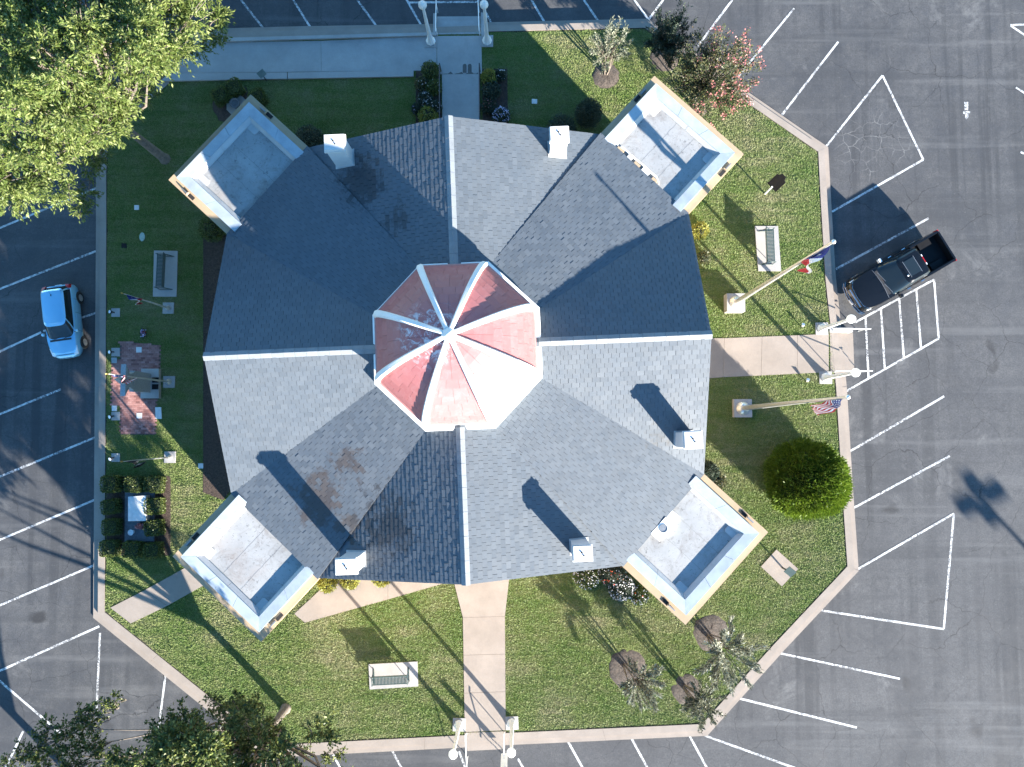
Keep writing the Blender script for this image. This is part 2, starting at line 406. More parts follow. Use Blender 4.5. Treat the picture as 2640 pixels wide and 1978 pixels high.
L_BIG = m_leaf('leaf_ash', [(.070, .115, .022), (.125, .175, .038), (.22, .26, .075), (.30, .33, .13)], .45)
L_OAK = m_leaf('leaf_oak', [(.024, .040, .012), (.055, .080, .020), (.13, .16, .036), (.23, .24, .075)], .3)
L_SILV = m_leaf('leaf_silver', [(.08, .10, .06), (.16, .175, .12), (.30, .31, .24)], .2)
L_SILV2 = m_leaf('leaf_pale', [(.05, .06, .038), (.15, .16, .11), (.32, .335, .25), (.46, .47, .38)], .2)
L_DARK = m_leaf('leaf_dark', [(.018, .034, .020), (.035, .055, .034), (.07, .09, .06)], .15)
L_CON = m_leaf('leaf_conifer', [(.055, .100, .010), (.105, .170, .015), (.17, .235, .028)], .25)
L_HEDGE = m_leaf('leaf_hedge', [(.035, .060, .012), (.075, .105, .02), (.15, .17, .045)], .2)
L_MYR = m_leaf('leaf_myrtle', [(.03, .045, .02), (.06, .075, .03), (.11, .12, .045), (.14, .10, .05)], .2)
GLOBE = m_leaf('globe_white', [(.84, .84, .82), (.86, .86, .84)], .5, .35)
F_PINK = m_leaf('petal_pink', [(.36, .11, .11), (.44, .17, .16), (.50, .25, .23)], .3)
F_WHITE = m_leaf('petal_white', [(.6, .6, .6), (.7, .68, .72)], .3)
F_LILAC = m_leaf('petal_lilac', [(.38, .36, .62), (.6, .6, .75)], .3)
F_RED = m_leaf('petal_red', [(.5, .05, .02), (.6, .12, .04)], .3)
F_YEL = m_leaf('leaf_yellow', [(.16, .18, .03), (.28, .26, .05)], .2)
SILVER = simple('pale_blue_paint', (.22, .50, .70), .3, .03, 1, .02, .002, metal=.35, coat=1.0)
BLACKP = simple('black_paint', (.004, .0042, .005), .25, .1, 1, .02, .002, spec=.3, coat=.35)
CHROME = simple('chrome', (.75, .75, .75), .15, .03, 2, .02, .002, metal=1.0)
TYRE = simple('tyre_rubber', (.015, .015, .016), .85)
BPLAS = simple('black_plastic', (.02, .02, .021), .6)
LENSR = simple('red_lens', (.35, .012, .015), .2, .1, 3, .02)
LENSW = simple('clear_lens', (.70, .72, .74), .12, .05, 3, .02)
SEATM = simple('seat_fabric', (.20, .19, .18), .9)

# ------------------------------------------------------------------ setting: parking lot, kerb, lawn, paths
m = MB(); S = 900
m.add([(x, y, road_z(x, y) if abs(x) < 200 else road_z(math.copysign(200, x), y)) for x, y in ((-S, -S), (S, -S), (S, S), (-S, S))], [[0, 1, 2, 3]])
m = MB(); g = [-900, -120, -60, 0, 60, 120, 900]
vs = [(x, y, road_z(max(-120, min(120, x)), max(-120, min(120, y)))) for y in g for x in g]
m.add(vs, [[j*7+i, j*7+i+1, (j+1)*7+i+1, (j+1)*7+i] for j in range(6) for i in range(6)])
structure(obj('parking_lot', m, ASPH))

OUT = [(251, 600), (251, 450), (258, 345), (415, 208), (424, 160), (522, 79), (800, 72), (1116, 67), (1250, 63), (1668, 54), (1750, 112), (1898, 223), (2131, 384),
       (2139, 530), (2151, 720), (2163, 830), (2179, 998), (2195, 1260), (2210, 1470), (2010, 1684), (1822, 1894), (1300, 1919), (686, 1952), (530, 1824), (243, 1592), (246, 1200)]
OUTW = [PR(a, b)[:2] for a, b in OUT]
INW = offset(OUTW, .70); MIDW = offset(OUTW, .34)
kr = MB()
lawn = structure(obj('lawn', MB().prism([Vector(p) for p in INW], -.7, -.005), LAWN))
kerb = structure(obj('kerb', MB().prism(offset(OUTW, .06), -.8, -.34), CONC))
n = len(OUTW)
for i in range(n):
    j = (i+1) % n
    a, b, c, d = [np.array(x[k]) for x, k in ((MIDW, i), (MIDW, j), (INW, j), (INW, i))]
    e, f = np.array(OUTW[i]), np.array(OUTW[j])
    L = np.linalg.norm(f-e); k = max(1, int(round(L/4.5)))
    for q in range(k):
        t0, t1 = q/k, (q+1)/k; gp = .008/L
        if q: t0 += gp
        lerp = lambda u, v, t: u+(v-u)*t
        quad = [lerp(a, b, t0), lerp(a, b, t1), lerp(d, c, t1), lerp(d, c, t0)]
        obj('kerb_top', MB().prism(quad, -.6, .03+RNG.uniform(-.003, .003)), CONC, kerb)
        quad = [lerp(e, f, t0), lerp(e, f, t1), lerp(a, b, t1), lerp(a, b, t0)]
        cx = sum(p[0] for p in quad)/4; cy = sum(p[1] for p in quad)/4
        obj('kerb_ledge', MB().prism(quad, -.85, road_z(cx, cy)*.55+RNG.uniform(-.003, .003)), CONC, kerb)

sm_ = MB(); E0, E1 = offset(OUTW, .69), offset(OUTW, .77)
for i in range(n):
    j = (i+1) % n; a0, a1, b0, b1 = [np.array(q) for q in (E0[i], E0[j], E1[i], E1[j])]; k = max(2, int(np.linalg.norm(a1-a0)/.4)); base = len(sm_.v)
    for q in range(k+1):
        t_ = q/k; p = a0+(a1-a0)*t_; w_ = b0+(b1-b0)*t_; w_ = p+(w_-p)*(RNG.uniform(.35, 1.1) if 0 < q < k else 1); sm_.v += [(p[0], p[1], .004), (w_[0], w_[1], .004)]
    for q in range(k): sm_.f.append([base+2*q, base+2*q+2, base+2*q+3, base+2*q+1]); sm_.m.append(0)
structure(obj('soil_edge', sm_, simple('edge_soil', (.03, .025, .018), .95)))
EXCL = []                                    # footprints with no grass
def slabs(name, polys, z=.03, mat=CONC, z0=-.3):
    root = structure(obj(name, MB().prism([Vector(p) for p in offset([q[:2] for q in PX(polys[0])], .03)], z0, z-.03), mat))
    for p in polys:
        w = [q[:2] for q in PX(p, z)]; EXCL.append(w)
        obj('paving_slab', MB().prism(offset(w, .006), z0, z+RNG.uniform(-.004, .004)), mat, root)
    return root
def split(l0, l1, r0, r1, ts):
    f = lambda a, b, t: (a[0]+(b[0]-a[0])*t, a[1]+(b[1]-a[1])*t)
    return [[f(l0, l1, ts[i]), f(l0, l1, ts[i+1]), f(r0, r1, ts[i+1]), f(r0, r1, ts[i])] for i in range(len(ts)-1)]
# east walk
slabs('path_east', [[(1700, 872), (1868, 872), (1864, 973), (1700, 985)]]+split((1868, 872), (2137, 861), (1864, 973), (2137, 960), [0, .36, .70, 1.0]))
slabs('path_south', [[(1165, 1440), (1318, 1440), (1313, 1491), (1302, 1590), (1193, 1592), (1171, 1505)]]+split((1193, 1592), (1198, 1888), (1302, 1590), (1304, 1883), [0, .33, .66, 1]))
slabs('path_north', split((1126, 93), (1127, 192), (1241, 92), (1243, 190), [0, 1]), .034, CONC2)
slabs('path_porch', split((1139, 193), (1141, 420), (1236, 192), (1238, 420), [0, 1.0]), .14, CONC2)
slabs('path_south_west', [[(786, 1606), (1000, 1546), (1000, 1440), (826, 1520), (758, 1583)], [(1000, 1546), (1150, 1503), (1150, 1400), (1000, 1440)]], .025)
slabs('path_corner', [[(284, 1567), (337, 1608), (432, 1562), (372, 1522)], [(372, 1522), (432, 1562), (560, 1490), (520, 1440)]], .03)
wm = MB(); wpts = [(1141+i*7, 189+3*math.sin(i*1.7)+2*math.cos(i*3.1)) for i in range(14)]; wv = PX(wpts, .042)+PX([(x, 192.5) for x, y in wpts], .042)
wm.add(wv, [[i, i+1, 15+i, 14+i] for i in range(13)])
for x0 in (1198, 1211): wm.add(PX([(x0-5, 188), (x0-5, 168), (x0-2, 165), (x0+3, 165), (x0+5, 169), (x0+5, 188)], .0425), [[0, 1, 2, 3, 4, 5]])
structure(obj('wet_stain', wm, simple('damp_concrete', (.085, .08, .075), .7)))
# ramp along the north side with its low walls
slabs('ramp', [[(426, 166), (524, 110), (827, 105), (829, 185), (418, 190)], [(827, 105), (1126, 93), (1126, 182), (829, 185)]], .02, CONC2)
rw = structure(obj('ramp_wall', MB().prism([q[:2] for q in PX([(414, 190), (740, 187), (740, 203), (412, 209)], .1)], -.3, .11), CONC2))
obj('ramp_wall_segment', MB().prism([q[:2] for q in PX([(742, 187), (1066, 182), (1066, 197), (742, 203)], .1)], -.3, .105), CONC2, rw)
EXCL.append([q[:2] for q in PX([(410, 185), (1066, 180), (1066, 199), (408, 213)])])
st = structure(obj('ramp_kerb', MB().prism([q[:2] for q in PX([(524, 100), (1126, 84), (1126, 92), (524, 109)], .1)], -.2, .14), CONC2))
# steps
def steps(name, far0, far1, near0, near1, k, ztop, mat):
    """treads from the walk edge (near) to the road (far), in picture points at ground"""
    A0, A1, B0, B1 = [P(*q, -.1) for q in (near0, near1, far0, far1)]
    zr = road_z((B0.x+B1.x)/2, (B0.y+B1.y)/2)
    root = structure(obj(name, MB().prism([A0.lerp(B0, .02)[:2], A1.lerp(B1, .02)[:2], B1.lerp(A1, .05)[:2], B0.lerp(A0, .05)[:2]], -.9, zr+.01), mat))
    for i in range(k):
        t0, t1 = i/k, (i+1)/k
        q = [A0.lerp(B0, t0), A1.lerp(B1, t0), A1.lerp(B1, t1), A0.lerp(B0, t1)]
        z = ztop+(zr-ztop)*(i+.0)/k - (0 if i else .004)
        obj('step', MB().prism([p[:2] for p in q], -.8, z), mat, root)
    return root
steps('steps_north', (1125, 37), (1238, 36), (1125, 92), (1241, 91), 4, .03, CONC2)
steps('steps_east', (2204, 857), (2208, 957), (2137, 860), (2139, 961), 4, .03, CONC)
steps('steps_south', (1204, 1938), (1302, 1933), (1198, 1887), (1304, 1883), 3, .032, CONC)
for nm, q, z in (('cheek_wall', [(1117, 36), (1124, 36), (1124, 94), (1117, 94)], .06), ('cheek_wall', [(1240, 34), (1248, 34), (1249, 94), (1241, 94)], .06),
                 ('cheek_wall', [(2138, 846), (2196, 846), (2197, 857), (2138, 858)], .10)):
    w = structure(obj(nm, MB().prism([p[:2] for p in PX(q, 0)], -.8, z), CONC2))

# painted lines
LINES = [((621, 0), (678, 72)), ((756, 0), (801, 72)), ((921, 0), (971, 68)), ((1044, -8), (1086, 66)), ((1052, 7), (1240, 5)), ((1230, -8), (1269, 63)),
 ((1370, 0), (1407, 63)), ((1505, 0), (1546, 60)), ((1635, 0), (1674, 54)), ((1710, 0), (1674, 48)), ((1888, 0), (1798, 120)), ((2047, 22), (1902, 199)),
 ((2161, 108), (2014, 299)), ((2275, 195), (2125, 384)), ((2275, 195), (2380, 412)), ((2380, 412), (2145, 546)), ((2394, 563), (2155, 694)),
 ((2408, 721), (2205, 831)), ((2408, 721), (2420, 873)), ((2420, 873), (2179, 1010)), ((2231, 819), (2239, 976)), ((2271, 795), (2281, 951)), ((2318, 771), (2330, 923)), ((2362, 747), (2374, 897)),
 ((2434, 1022), (2191, 1164)), ((2448, 1176), (2200, 1310)), ((2459, 1324), (2210, 1468)), ((2459, 1324), (2433, 1622)), ((2433, 1622), (2111, 1573)),
 ((2320, 1750), (2010, 1684)), ((2209, 1876), (1903, 1800)), ((2060, 1984), (1816, 1896)),
 ((1777, 1896), (1825, 1985)), ((1627, 1902), (1672, 1985)), ((1464, 1911), (1505, 1985)), ((1335, 1956), (1352, 1985)), ((1183, 1937), (1202, 1985)), ((1011, 1936), (1038, 1985)), ((859, 1946), (880, 1985)),
 ((2605, 65), (2660, 63)), ((2605, 66), (2660, 103)), ((2619, 226), (2660, 252)), ((2631, 392), (2660, 406)),
 ((-10, 592), (251, 484)), ((-10, 749), (247, 648)), ((-10, 911), (106, 857)), ((112, 854), (247, 807)), ((-10, 1072), (157, 1004)), ((-10, 1233), (245, 1128)),
 ((-10, 1396), (244, 1289)), ((-10, 1565), (244, 1457)), ((-10, 1734), (256, 1615)), ((258, 1632), (248, 1850)), ((427, 1740), (405, 1910)), ((-10, 1748), (160, 1894)), ((60, 1885), (10, 1990))]
pm = structure(obj('parking_markings', MB().prism([(0, 0), (.01, 0), (0, .01)], -3.0, -2.99), PAINT))
for li, (a, b) in enumerate(LINES):
    A = PR(*a); B = PR(*b); d = Vector((B.x-A.x, B.y-A.y)); L = d.length; d /= L; nn = Vector((-d.y, d.x)); mb = MB(); k = max(2, int(L/.35)); w = .057
    up = .004+.003*(li % 3)
    for i in range(k+1):
        t = i/k; q = Vector((A.x, A.y))+d*L*t; wo_ = w*(1+RNG.uniform(-.07, .07))
        for sgn in (-1, 1):
            v = q+nn*sgn*wo_; mb.v.append((v.x, v.y, road_z(v.x, v.y)+up))
    mb.f = [[2*i, 2*i+2, 2*i+3, 2*i+1] for i in range(k)]; mb.m = [0]*k
    obj('painted_line', mb, PAINT, pm)
mb = MB()   # the painted arrow
def rp(pts, up=.006): return [(PR(*p).x, PR(*p).y, PR(*p).z+up) for p in pts]
mb.add(rp([(2486, 263), (2496, 263), (2496, 285), (2486, 285)]), [[0, 1, 2, 3]])
mb.add(rp([(2482, 287), (2502, 287), (2500, 293), (2497, 295), (2496, 303), (2492, 309), (2488, 303), (2488, 295), (2483, 293)]), [list(range(9))])
obj('painted_arrow', mb, PAINT, pm)

# ------------------------------------------------------------------ courthouse
CX, CY, TH = -2.56, 3.43, R_(2.4)
CT = thing('courthouse', 'tan brick courthouse with grey slate cross roof and red octagonal dome', 'courthouse', (CX, CY, 0), TH)
ZR, ZC = 10.0, 7.45
def l2w(p): return Vector((CX+p[0]*math.cos(TH)-p[1]*math.sin(TH), CY+p[0]*math.sin(TH)+p[1]*math.cos(TH), p[2]))
GN, HN = 9.62, 6.6           # north/south gable line and half width
GE, HE = 10.38, 5.82         # east/west gable line and half width
DA, DB = 3.24, 1.34          # octagon apothem and half side
zn = ZR-(ZR-ZC)/HN*DB; ze = ZR-(ZR-ZC)/HE*DB
slopes = []
for sx in (1, -1):
    for sy in (1, -1):
        slopes.append(('y', [(0, sy*DA, ZR), (sx*DB, sy*DA, zn), (sx*HN, sy*GN, ZC), (0, sy*GN, ZR)]))
        slopes.append(('x', [(sx*DA, 0, ZR), (sx*DA, sy*DB, ze), (sx*GE, sy*HE, ZC), (sx*GE, 0, ZR)]))
        slopes.append(('d', [(sx*DB, sy*DA, zn), (sx*DA, sy*DB, ze), (sx*GE, sy*HE, ZC), (sx*HN, sy*GN, ZC)]))
TILEW, EXPO = .33, .205
rest = MB(); cand = []
tile_m = MB(); hw = TILEW/2-.006
def tile_pts(poly, v0, rot=0.0):
    top = []; bot = []
    for (u, v) in poly:
        t = (v-v0)/EXPO; h = .023-.015*t
        top.append((u, v, h)); bot.append((u, v, -.004))
    return bot, top
slope_objs = []
for kind, q in slopes:
    q = [Vector(p) for p in q]
    nrm = (q[1]-q[0]).cross(q[2]-q[0]).normalized()
    if nrm.z < 0: nrm = -nrm
    v_ax = (Vector((0, 0, 1))-nrm*nrm.z).normalized(); u_ax = v_ax.cross(nrm).normalized()
    org = q[2]
    to2 = lambda p: ((p-org).dot(u_ax), (p-org).dot(v_ax))
    p2 = [to2(p) for p in q]
    # base sheet
    sh = MB(); pts = [org+u_ax*a+v_ax*b for a, b in p2]
    sh.add([p+nrm*(-.006) for p in pts]+[p+nrm*(-.14) for p in pts], [[0, 1, 2, 3], [7, 6, 5, 4]]+[[i, (i+1) % 4, 4+(i+1) % 4, 4+i] for i in range(4)])
    so = obj('roof_slope', sh, UNDER, CT); slope_objs.append(so)
    us = [a for a, b in p2]; vs_ = [b for a, b in p2]
    row = 0; v = min(vs_)
    while v < max(vs_):
        u = min(us)-TILEW*(.5 if row % 2 else 0)-RNG.uniform(0, .08)
        while u < max(us):
            w = TILEW
            rect = [(u+.006, v+.004), (u+w-.006, v+.004), (u+w-.006, v+EXPO-.001), (u+.006, v+EXPO-.001)]
            c = clip_to(rect, p2)
            if len(c) >= 3:
                area = abs(sum(c[i][0]*c[(i+1) % len(c)][1]-c[(i+1) % len(c)][0]*c[i][1] for i in range(len(c))))/2
                lift = RNG.uniform(-.004, .006); tilt = RNG.uniform(-.006, .006)
                if area > .985*(w-.012)*(EXPO-.005):
                    ctr = org+u_ax*(u+w/2)+v_ax*v
                    wp = l2w(ctr); vd = Vector((0, 0, CAMH))-wp; wn_ = Matrix.Rotation(TH, 3, 'Z') @ nrm
                    cand.append((vd.normalized().dot(wn_)/vd.length_squared, so, ctr+nrm*lift, u_ax, v_ax, nrm, tilt))
                elif area > .002:
                    bot, top = tile_pts(c, v)
                    k = len(c); vs2 = [org+u_ax*a+v_ax*b+nrm*(h+lift) for a, b, h in bot+top]
                    rest.add(vs2, [list(range(k, 2*k))]+[[i, (i+1) % k, k+(i+1) % k, k+i] for i in range(k)])
            u += w
        v += EXPO; row += 1
cand.sort(key=lambda c: -c[0])
fullr = [(-hw, .004), (hw, .004), (hw, EXPO-.001), (-hw, EXPO-.001)]
bot, top = tile_pts(fullr, 0)
tfaces = [[4, 5, 6, 7]]+[[i, (i+1) % 4, 4+(i+1) % 4, 4+i] for i in range(4)]
tm = MB().add(bot+top, tfaces).mesh('slate_tile'); tm.materials.append(SLATE)
for k, (s_, so, ctr, ua, va, nr, tilt) in enumerate(cand):
    if k < 300:
        o = bpy.data.objects.new('slate_tile', tm); COL.objects.link(o); o.parent = so
        ua2 = (ua+nr*tilt).normalized(); nr2 = ua2.cross(va)
        o.matrix_basis = Matrix([[ua2[i], va[i], nr2[i], ctr[i]] for i in range(3)]+[[0, 0, 0, 1]])
    else:
        rest.add([ctr+ua*a+va*b+nr*(h+tilt*a/hw) for a, b, h in bot+top], tfaces)
ro = obj('slate_tiles', rest, SLATE, CT); ro['kind'] = 'stuff'
# ridge caps
for axis, g0, sg in (('y', GN, 1), ('y', GN, -1), ('x', GE, 1), ('x', GE, -1)):
    sl = (ZR-ZC)/(HN if axis == 'y' else HE); L0 = DA+.1; k = int(round((g0-L0+.03)/.47)); st_ = (g0+.04-L0)/k
    for i in range(k):
        a = L0+i*st_; b = a+st_-.008; wv = .18; hh = .045+.012*(i % 2)
        pr = [(-wv, ZR-sl*wv+hh*.6), (0, ZR+hh), (wv, ZR-sl*wv+hh*.6), (0, ZR-.05)]
        mk = lambda t, u, z: (u, sg*t, z) if axis == 'y' else (sg*t, u, z)
        mb = MB().rings([[mk(a, u, z) for u, z in pr], [mk(b, u, z) for u, z in pr]])
        obj('ridge_cap', mb, RIDGE, CT)
# walls under the gables, cornice returns
for axis, g0, h0, sg in (('y', GN, HN, 1), ('y', GN, HN, -1), ('x', GE, HE, 1), ('x', GE, HE, -1)):
    mk = lambda u, t, z: (u, sg*t, z) if axis == 'y' else (sg*t, u, z)
    sl = (ZR-ZC)/h0; pr = [(-h0, -.3), (h0, -.3), (h0, ZC-.2), (0, ZR-.2), (-h0, ZC-.2)]
    w = obj('gable_wall', MB().rings([[mk(u, g0-.75, z) for u, z in pr], [mk(u, g0-.40, z) for u, z in pr]]), WALL, CT)
    for s2 in (-1, 1):
        pr = [(0, ZR-.15), (s2*h0, ZC-.15), (s2*h0, ZC-.38), (0, ZR-.38)]
        obj('rake_trim', MB().rings([[mk(u, g0-.36, z) for u, z in pr], [mk(u, g0-.02, z) for u, z in pr]]), TRIMW, CT)
    for lev in (1.2, 4.4):
        for u in (-3.6, -1.8, 0, 1.8, 3.6):
            fr = obj('window', MB().box(mk(u, g0-.385, lev+1.0), (1.1, .1, 2.1) if axis == 'y' else (.1, 1.1, 2.1)), TRIMW, CT)
            obj('pane', MB().box(mk(u, g0-.33, lev+1.5), (.9, .03, .9) if axis == 'y' else (.03, .9, .9)), GLASS, fr)
            obj('pane', MB().box(mk(u, g0-.33, lev+.5), (.9, .03, .9) if axis == 'y' else (.03, .9, .9)), GLASS, fr)
# corner pavilions with flat roofs
ZF, ZCOP, ZLED = 7.32, 7.61, 7.38
for sx in (1, -1):
    for sy in (1, -1):
        i0, o0, o1, i1 = [np.array(p) for p in ((sx*6.58, sy*9.62), (sx*9.22, sy*12.26), (sx*13.04, sy*8.44), (sx*10.36, sy*5.80))]
        dirr = np.array([sx, sy])/math.sqrt(2)                # outwards
        tt = (o1-o0)/np.linalg.norm(o1-o0)
        D = (o0-i0).dot(dirr); WD = np.linalg.norm(o1-o0)
        org = i0-dirr*.6
        pt = lambda a, b, z: (org[0]+dirr[0]*a+tt[0]*b, org[1]+dirr[1]*a+tt[1]*b, z)   # a outward, b along
        D += .6
        rect = lambda a0, a1, b0, b1: [pt(a0, b0, 0), pt(a1, b0, 0), pt(a1, b1, 0), pt(a0, b1, 0)]
        pav = obj('corner_pavilion', MB().prism(rect(0, D-.55, .55, WD-.55), -.3, ZF-.2), WALL, CT)
        ins = .33; cw = .46; cant = .16
        # stone ledge all round
        lm = MB()
        for r in (rect(.6, D, 0, ins+.1), rect(.6, D, WD-ins-.1, WD), rect(D-ins-.1, D, ins+.1, WD-ins-.1)): lm.prism(r, ZLED-.32, ZLED)
        obj('stone_ledge', lm, LEDGE, pav)
        obj('cornice_moulding', MB().prism(rect(.3, D-.28, .28, WD-.28), ZLED-.75, ZLED-.33), LEDGE, pav)
        # coping, sloping a little inwards
        def ring3(name, e0, e1, z0, z1, zb, mat, a_in):
            for (A, B, C_, D_) in ((pt(a_in, e0, z0), pt(D-e0, e0, z0), pt(D-e1, e1, z1), pt(a_in, e1, z1)),
                                   (pt(D-e0, e0, z0), pt(D-e0, WD-e0, z0), pt(D-e1, WD-e1, z1), pt(D-e1, e1, z1)),
                                   (pt(D-e0, WD-e0, z0), pt(a_in, WD-e0, z0), pt(a_in, WD-e1, z1), pt(D-e1, WD-e1, z1))):
                q = [Vector(A), Vector(B), Vector(C_), Vector(D_)]
                # split in sheets about 1.6 m long with a hairline joint
                L = (q[1]-q[0]).length; k = max(1, int(round(L/1.7)))
                for i in range(k):
                    t0, t1 = i/k+(.003 if i else 0), (i+1)/k
                    a = [q[0].lerp(q[1], t0), q[0].lerp(q[1], t1), q[3].lerp(q[2], t1), q[3].lerp(q[2], t0)]
                    dz = RNG.uniform(-.003, .003)
                    vs2 = [(p.x, p.y, p.z+dz) for p in a]+[(p.x, p.y, zb) for p in a]
                    ar = sum(a[j].x*a[(j+1) % 4].y-a[(j+1) % 4].x*a[j].y for j in range(4))
                    fs = [[0, 1, 2, 3], [7, 6, 5, 4]]+[[j, 4+j, 4+(j+1) % 4, (j+1) % 4] for j in range(4)]
                    if ar < 0: fs = [f[::-1] for f in fs]
                    obj(name, MB().add(vs2, fs), mat, pav)
        ring3('coping_sheet', ins, ins+cw, ZCOP, ZCOP-.03, ZLED-.3, COPING, .35)
        ring3('cant_strip', ins+cw+.004, ins+cw+cant, ZCOP-.06, ZF+.05, ZF-.1, CANT, .35)
        obj('flat_roof', MB().prism(rect(.0, D-ins-cw-.1, ins+cw+.1, WD-ins-cw-.1), ZF-.12, ZF), MEMB, pav)
        for fb in (.36, .66):
            b0 = ins+cw+cant+(WD-2*(ins+cw+cant))*fb; pts = [pt(.4, b0, ZF+.005)]
            sm = MB()
            for k in range(14):
                a = .4+(D-.4-ins-cw-cant)*k/13; b = b0+RNG.uniform(-.018, .018)
                sm.v += [pt(a, b-.005, ZF+.004), pt(a, b+.005, ZF+.004)]
            sm.f = [[2*k, 2*k+1, 2*k+3, 2*k+2] for k in range(13)]; sm.m = [0]*13
            obj('membrane_seam', sm, SEAM, pav)
        for ca, cb in ((D-ins-cw-cant-.16, ins+cw+cant+.02), (D-ins-cw-cant-.16, WD-ins-cw-cant-.02)):
            obj('corner_patch', MB().prism([pt(ca+dx*.34, cb+dy*.28, 0) for dx, dy in ((-1, -.7), (-.8, -1), (1, -1), (1, 1), (-.8, 1), (-1, .7))], ZF-.05, ZF+.035), CANT, pav)
        # rain-water box on each radial side
        for b, sgn in ((ins*.42, 1), (WD-ins*.42, -1)):
            hb = MB(); c0 = Vector(pt(D-.95, b, ZLED+.07)); rz = math.atan2(dirr[1], dirr[0])
            hb.box(c0, (.34, .05, .16), rz); 
            h = obj('rain_head', hb, STEEL, pav)
            obj('rain_head_void', MB().box(Vector(pt(D-1.32, b, ZLED+.012)), (.34, .16, .03), rz), DARK, h)
            obj('rain_head_bracket', MB().box(Vector(pt(D-1.13, b, ZLED+.05)), (.05, .17, .12), rz), LEDGE, h)
        for lev in (1.0, 4.2):
            for fb in (.3, .7):
                c0 = Vector(pt(D-.53, WD*fb, lev+1)); rz = math.atan2(tt[1], tt[0])
                fr = obj('window', MB().box(c0, (1.0, .1, 2.0), rz), TRIMW, pav)
                for s2 in (-.47, .47): obj('pane', MB().box(c0+Vector((dirr[0]*.05, dirr[1]*.05, s2)), (.84, .03, .86), rz), GLASS, fr)
# chimneys
def chimney(x, y, w, d, ztop):
    zb = 6.6
    ch = obj('chimney', MB().box((x, y, (zb+ztop-.22)/2), (w, d, ztop-.22-zb)), CHIM, CT)
    cp = MB(); cp.lathe([(1, 0)]*0+[], 4) if False else None
    cp.prism([(x+a*(w/2+.06), y+b*(d/2+.06)) for a, b in ((-1, -1), (1, -1), (1, 1), (-1, 1))], ztop-.24, ztop-.12)
    cp.prism([(x+a*(w/2+.02), y+b*(d/2+.02)) for a, b in ((-1, -1), (1, -1), (1, 1), (-1, 1))], ztop-.125, ztop)
    obj('chimney_cap', cp, CHIM, ch)
    obj('flue', MB().lathe([(.035, 0), (.035, .04), (.025, .04), (.025, .02)], 10, (x-.04, y+.05, ztop)), DARK, ch)
    obj('flue', MB().lathe([(.03, 0), (.03, .03), (.02, .03), (.02, .01)], 8, (x+.04, y-.08, ztop)), DARK, ch)
    # pale flashing lying on the slates round the foot
    f = MB(); sxx = 1 if x > 0 else -1
    if abs(y) > abs(x): zf = lambda u, v: ZR-(ZR-ZC)/HN*abs(u)
    else: zf = lambda u, v: ZR-(ZR-ZC)/HE*abs(v)
    pts = [(x+a*(w/2+.07), y+b*(d/2+.07)) for a, b in ((-1, -1), (1, -1), (1, 1), (-1, 1))]
    f.add([(u, v, zf(u, v)+.05) for u, v in pts]+[(u, v, zf(u, v)-.02) for u, v in pts], [[0, 1, 2, 3]]+[[i, 4+i, 4+(i+1) % 4, (i+1) % 4] for i in range(4)])
    obj('flashing', f, CANT, ch)
chimney(-4.80, 8.72, .78, .62, 10.05); chimney(4.58, 8.66, .70, .56, 10.05)
chimney(-4.78, -8.72, .78, .56, 10.05); chimney(4.72, -8.58, .70, .56, 10.05); chimney(9.40, -4.24, .68, .62, 10.05)
# drum, curb, dome
octo = lambda r, z, a0=22.5: [(r/math.cos(R_(22.5))*math.cos(R_(a0+45*i)), r/math.cos(R_(22.5))*math.sin(R_(a0+45*i)), z) for i in range(8)]
drum = obj('drum', MB().rings([octo(3.05, 8.2), octo(3.05, 10.6)]), TRIMW, CT)
for i in range(8):
    a = R_(45*i); r0, r1 = 3.14, 3.44; hs = math.tan(R_(22.5))
    ca, sa = math.cos(a), math.sin(a); f = lambda r, s, z: (r*ca-s*sa, r*sa+s*ca, z)
    zt = 9.955
    mb = MB().add([f(r0, -r0*hs, zt), f(r1, -r1*hs, zt-.04), f(r1, r1*hs, zt-.04), f(r0, r0*hs, zt), f(r0, -r0*hs, 8.9), f(r1, -r1*hs, 8.9), f(r1, r1*hs, 8.9), f(r0, r0*hs, 8.9)],
                  [[0, 1, 2, 3], [1, 5, 6, 2], [0, 4, 5, 1], [3, 2, 6, 7]])
    obj('drum_curb', mb, TRIMW, drum)
prof = [(3.13, 10.66), (3.00, 11.16), (2.73, 11.66), (2.33, 12.14), (1.84, 12.56), (1.24, 12.90), (.62, 13.14), (.16, 13.27)]
dome = obj('dome', MB().rings([octo(r-.03, z-.03) for r, z in prof]), DOMETRIM, CT)
obj('dome_eave', MB().rings([octo(3.18, 10.52), octo(3.22, 10.58), octo(3.22, 10.66), octo(3.11, 10.70)]), DOMETRIM, dome)
P2 = [Vector((r, 0, z)) for r, z in prof]
fine = []                                    # fine profile by arc length
def catm(p0, p1, p2, p3, t): return .5*((2*p1)+(-p0+p2)*t+(2*p0-5*p1+4*p2-p3)*t*t+(-p0+3*p1-3*p2+p3)*t**3)
for i in range(len(P2)-1):
    a, b, c, d = P2[max(i-1, 0)], P2[i], P2[i+1], P2[min(i+2, len(P2)-1)]
    for k in range(6): fine.append(catm(a, b, c, d, k/6))
fine.append(P2[-1])
al = [0]
for i in range(1, len(fine)): al.append(al[-1]+(fine[i]-fine[i-1]).length)
def prof_at(s):
    s = max(0, min(al[-1]-1e-6, s))
    for i in range(1, len(al)):
        if al[i] >= s: return fine[i-1].lerp(fine[i], (s-al[i-1])/(al[i]-al[i-1]))
    return fine[-1]
NC = 11
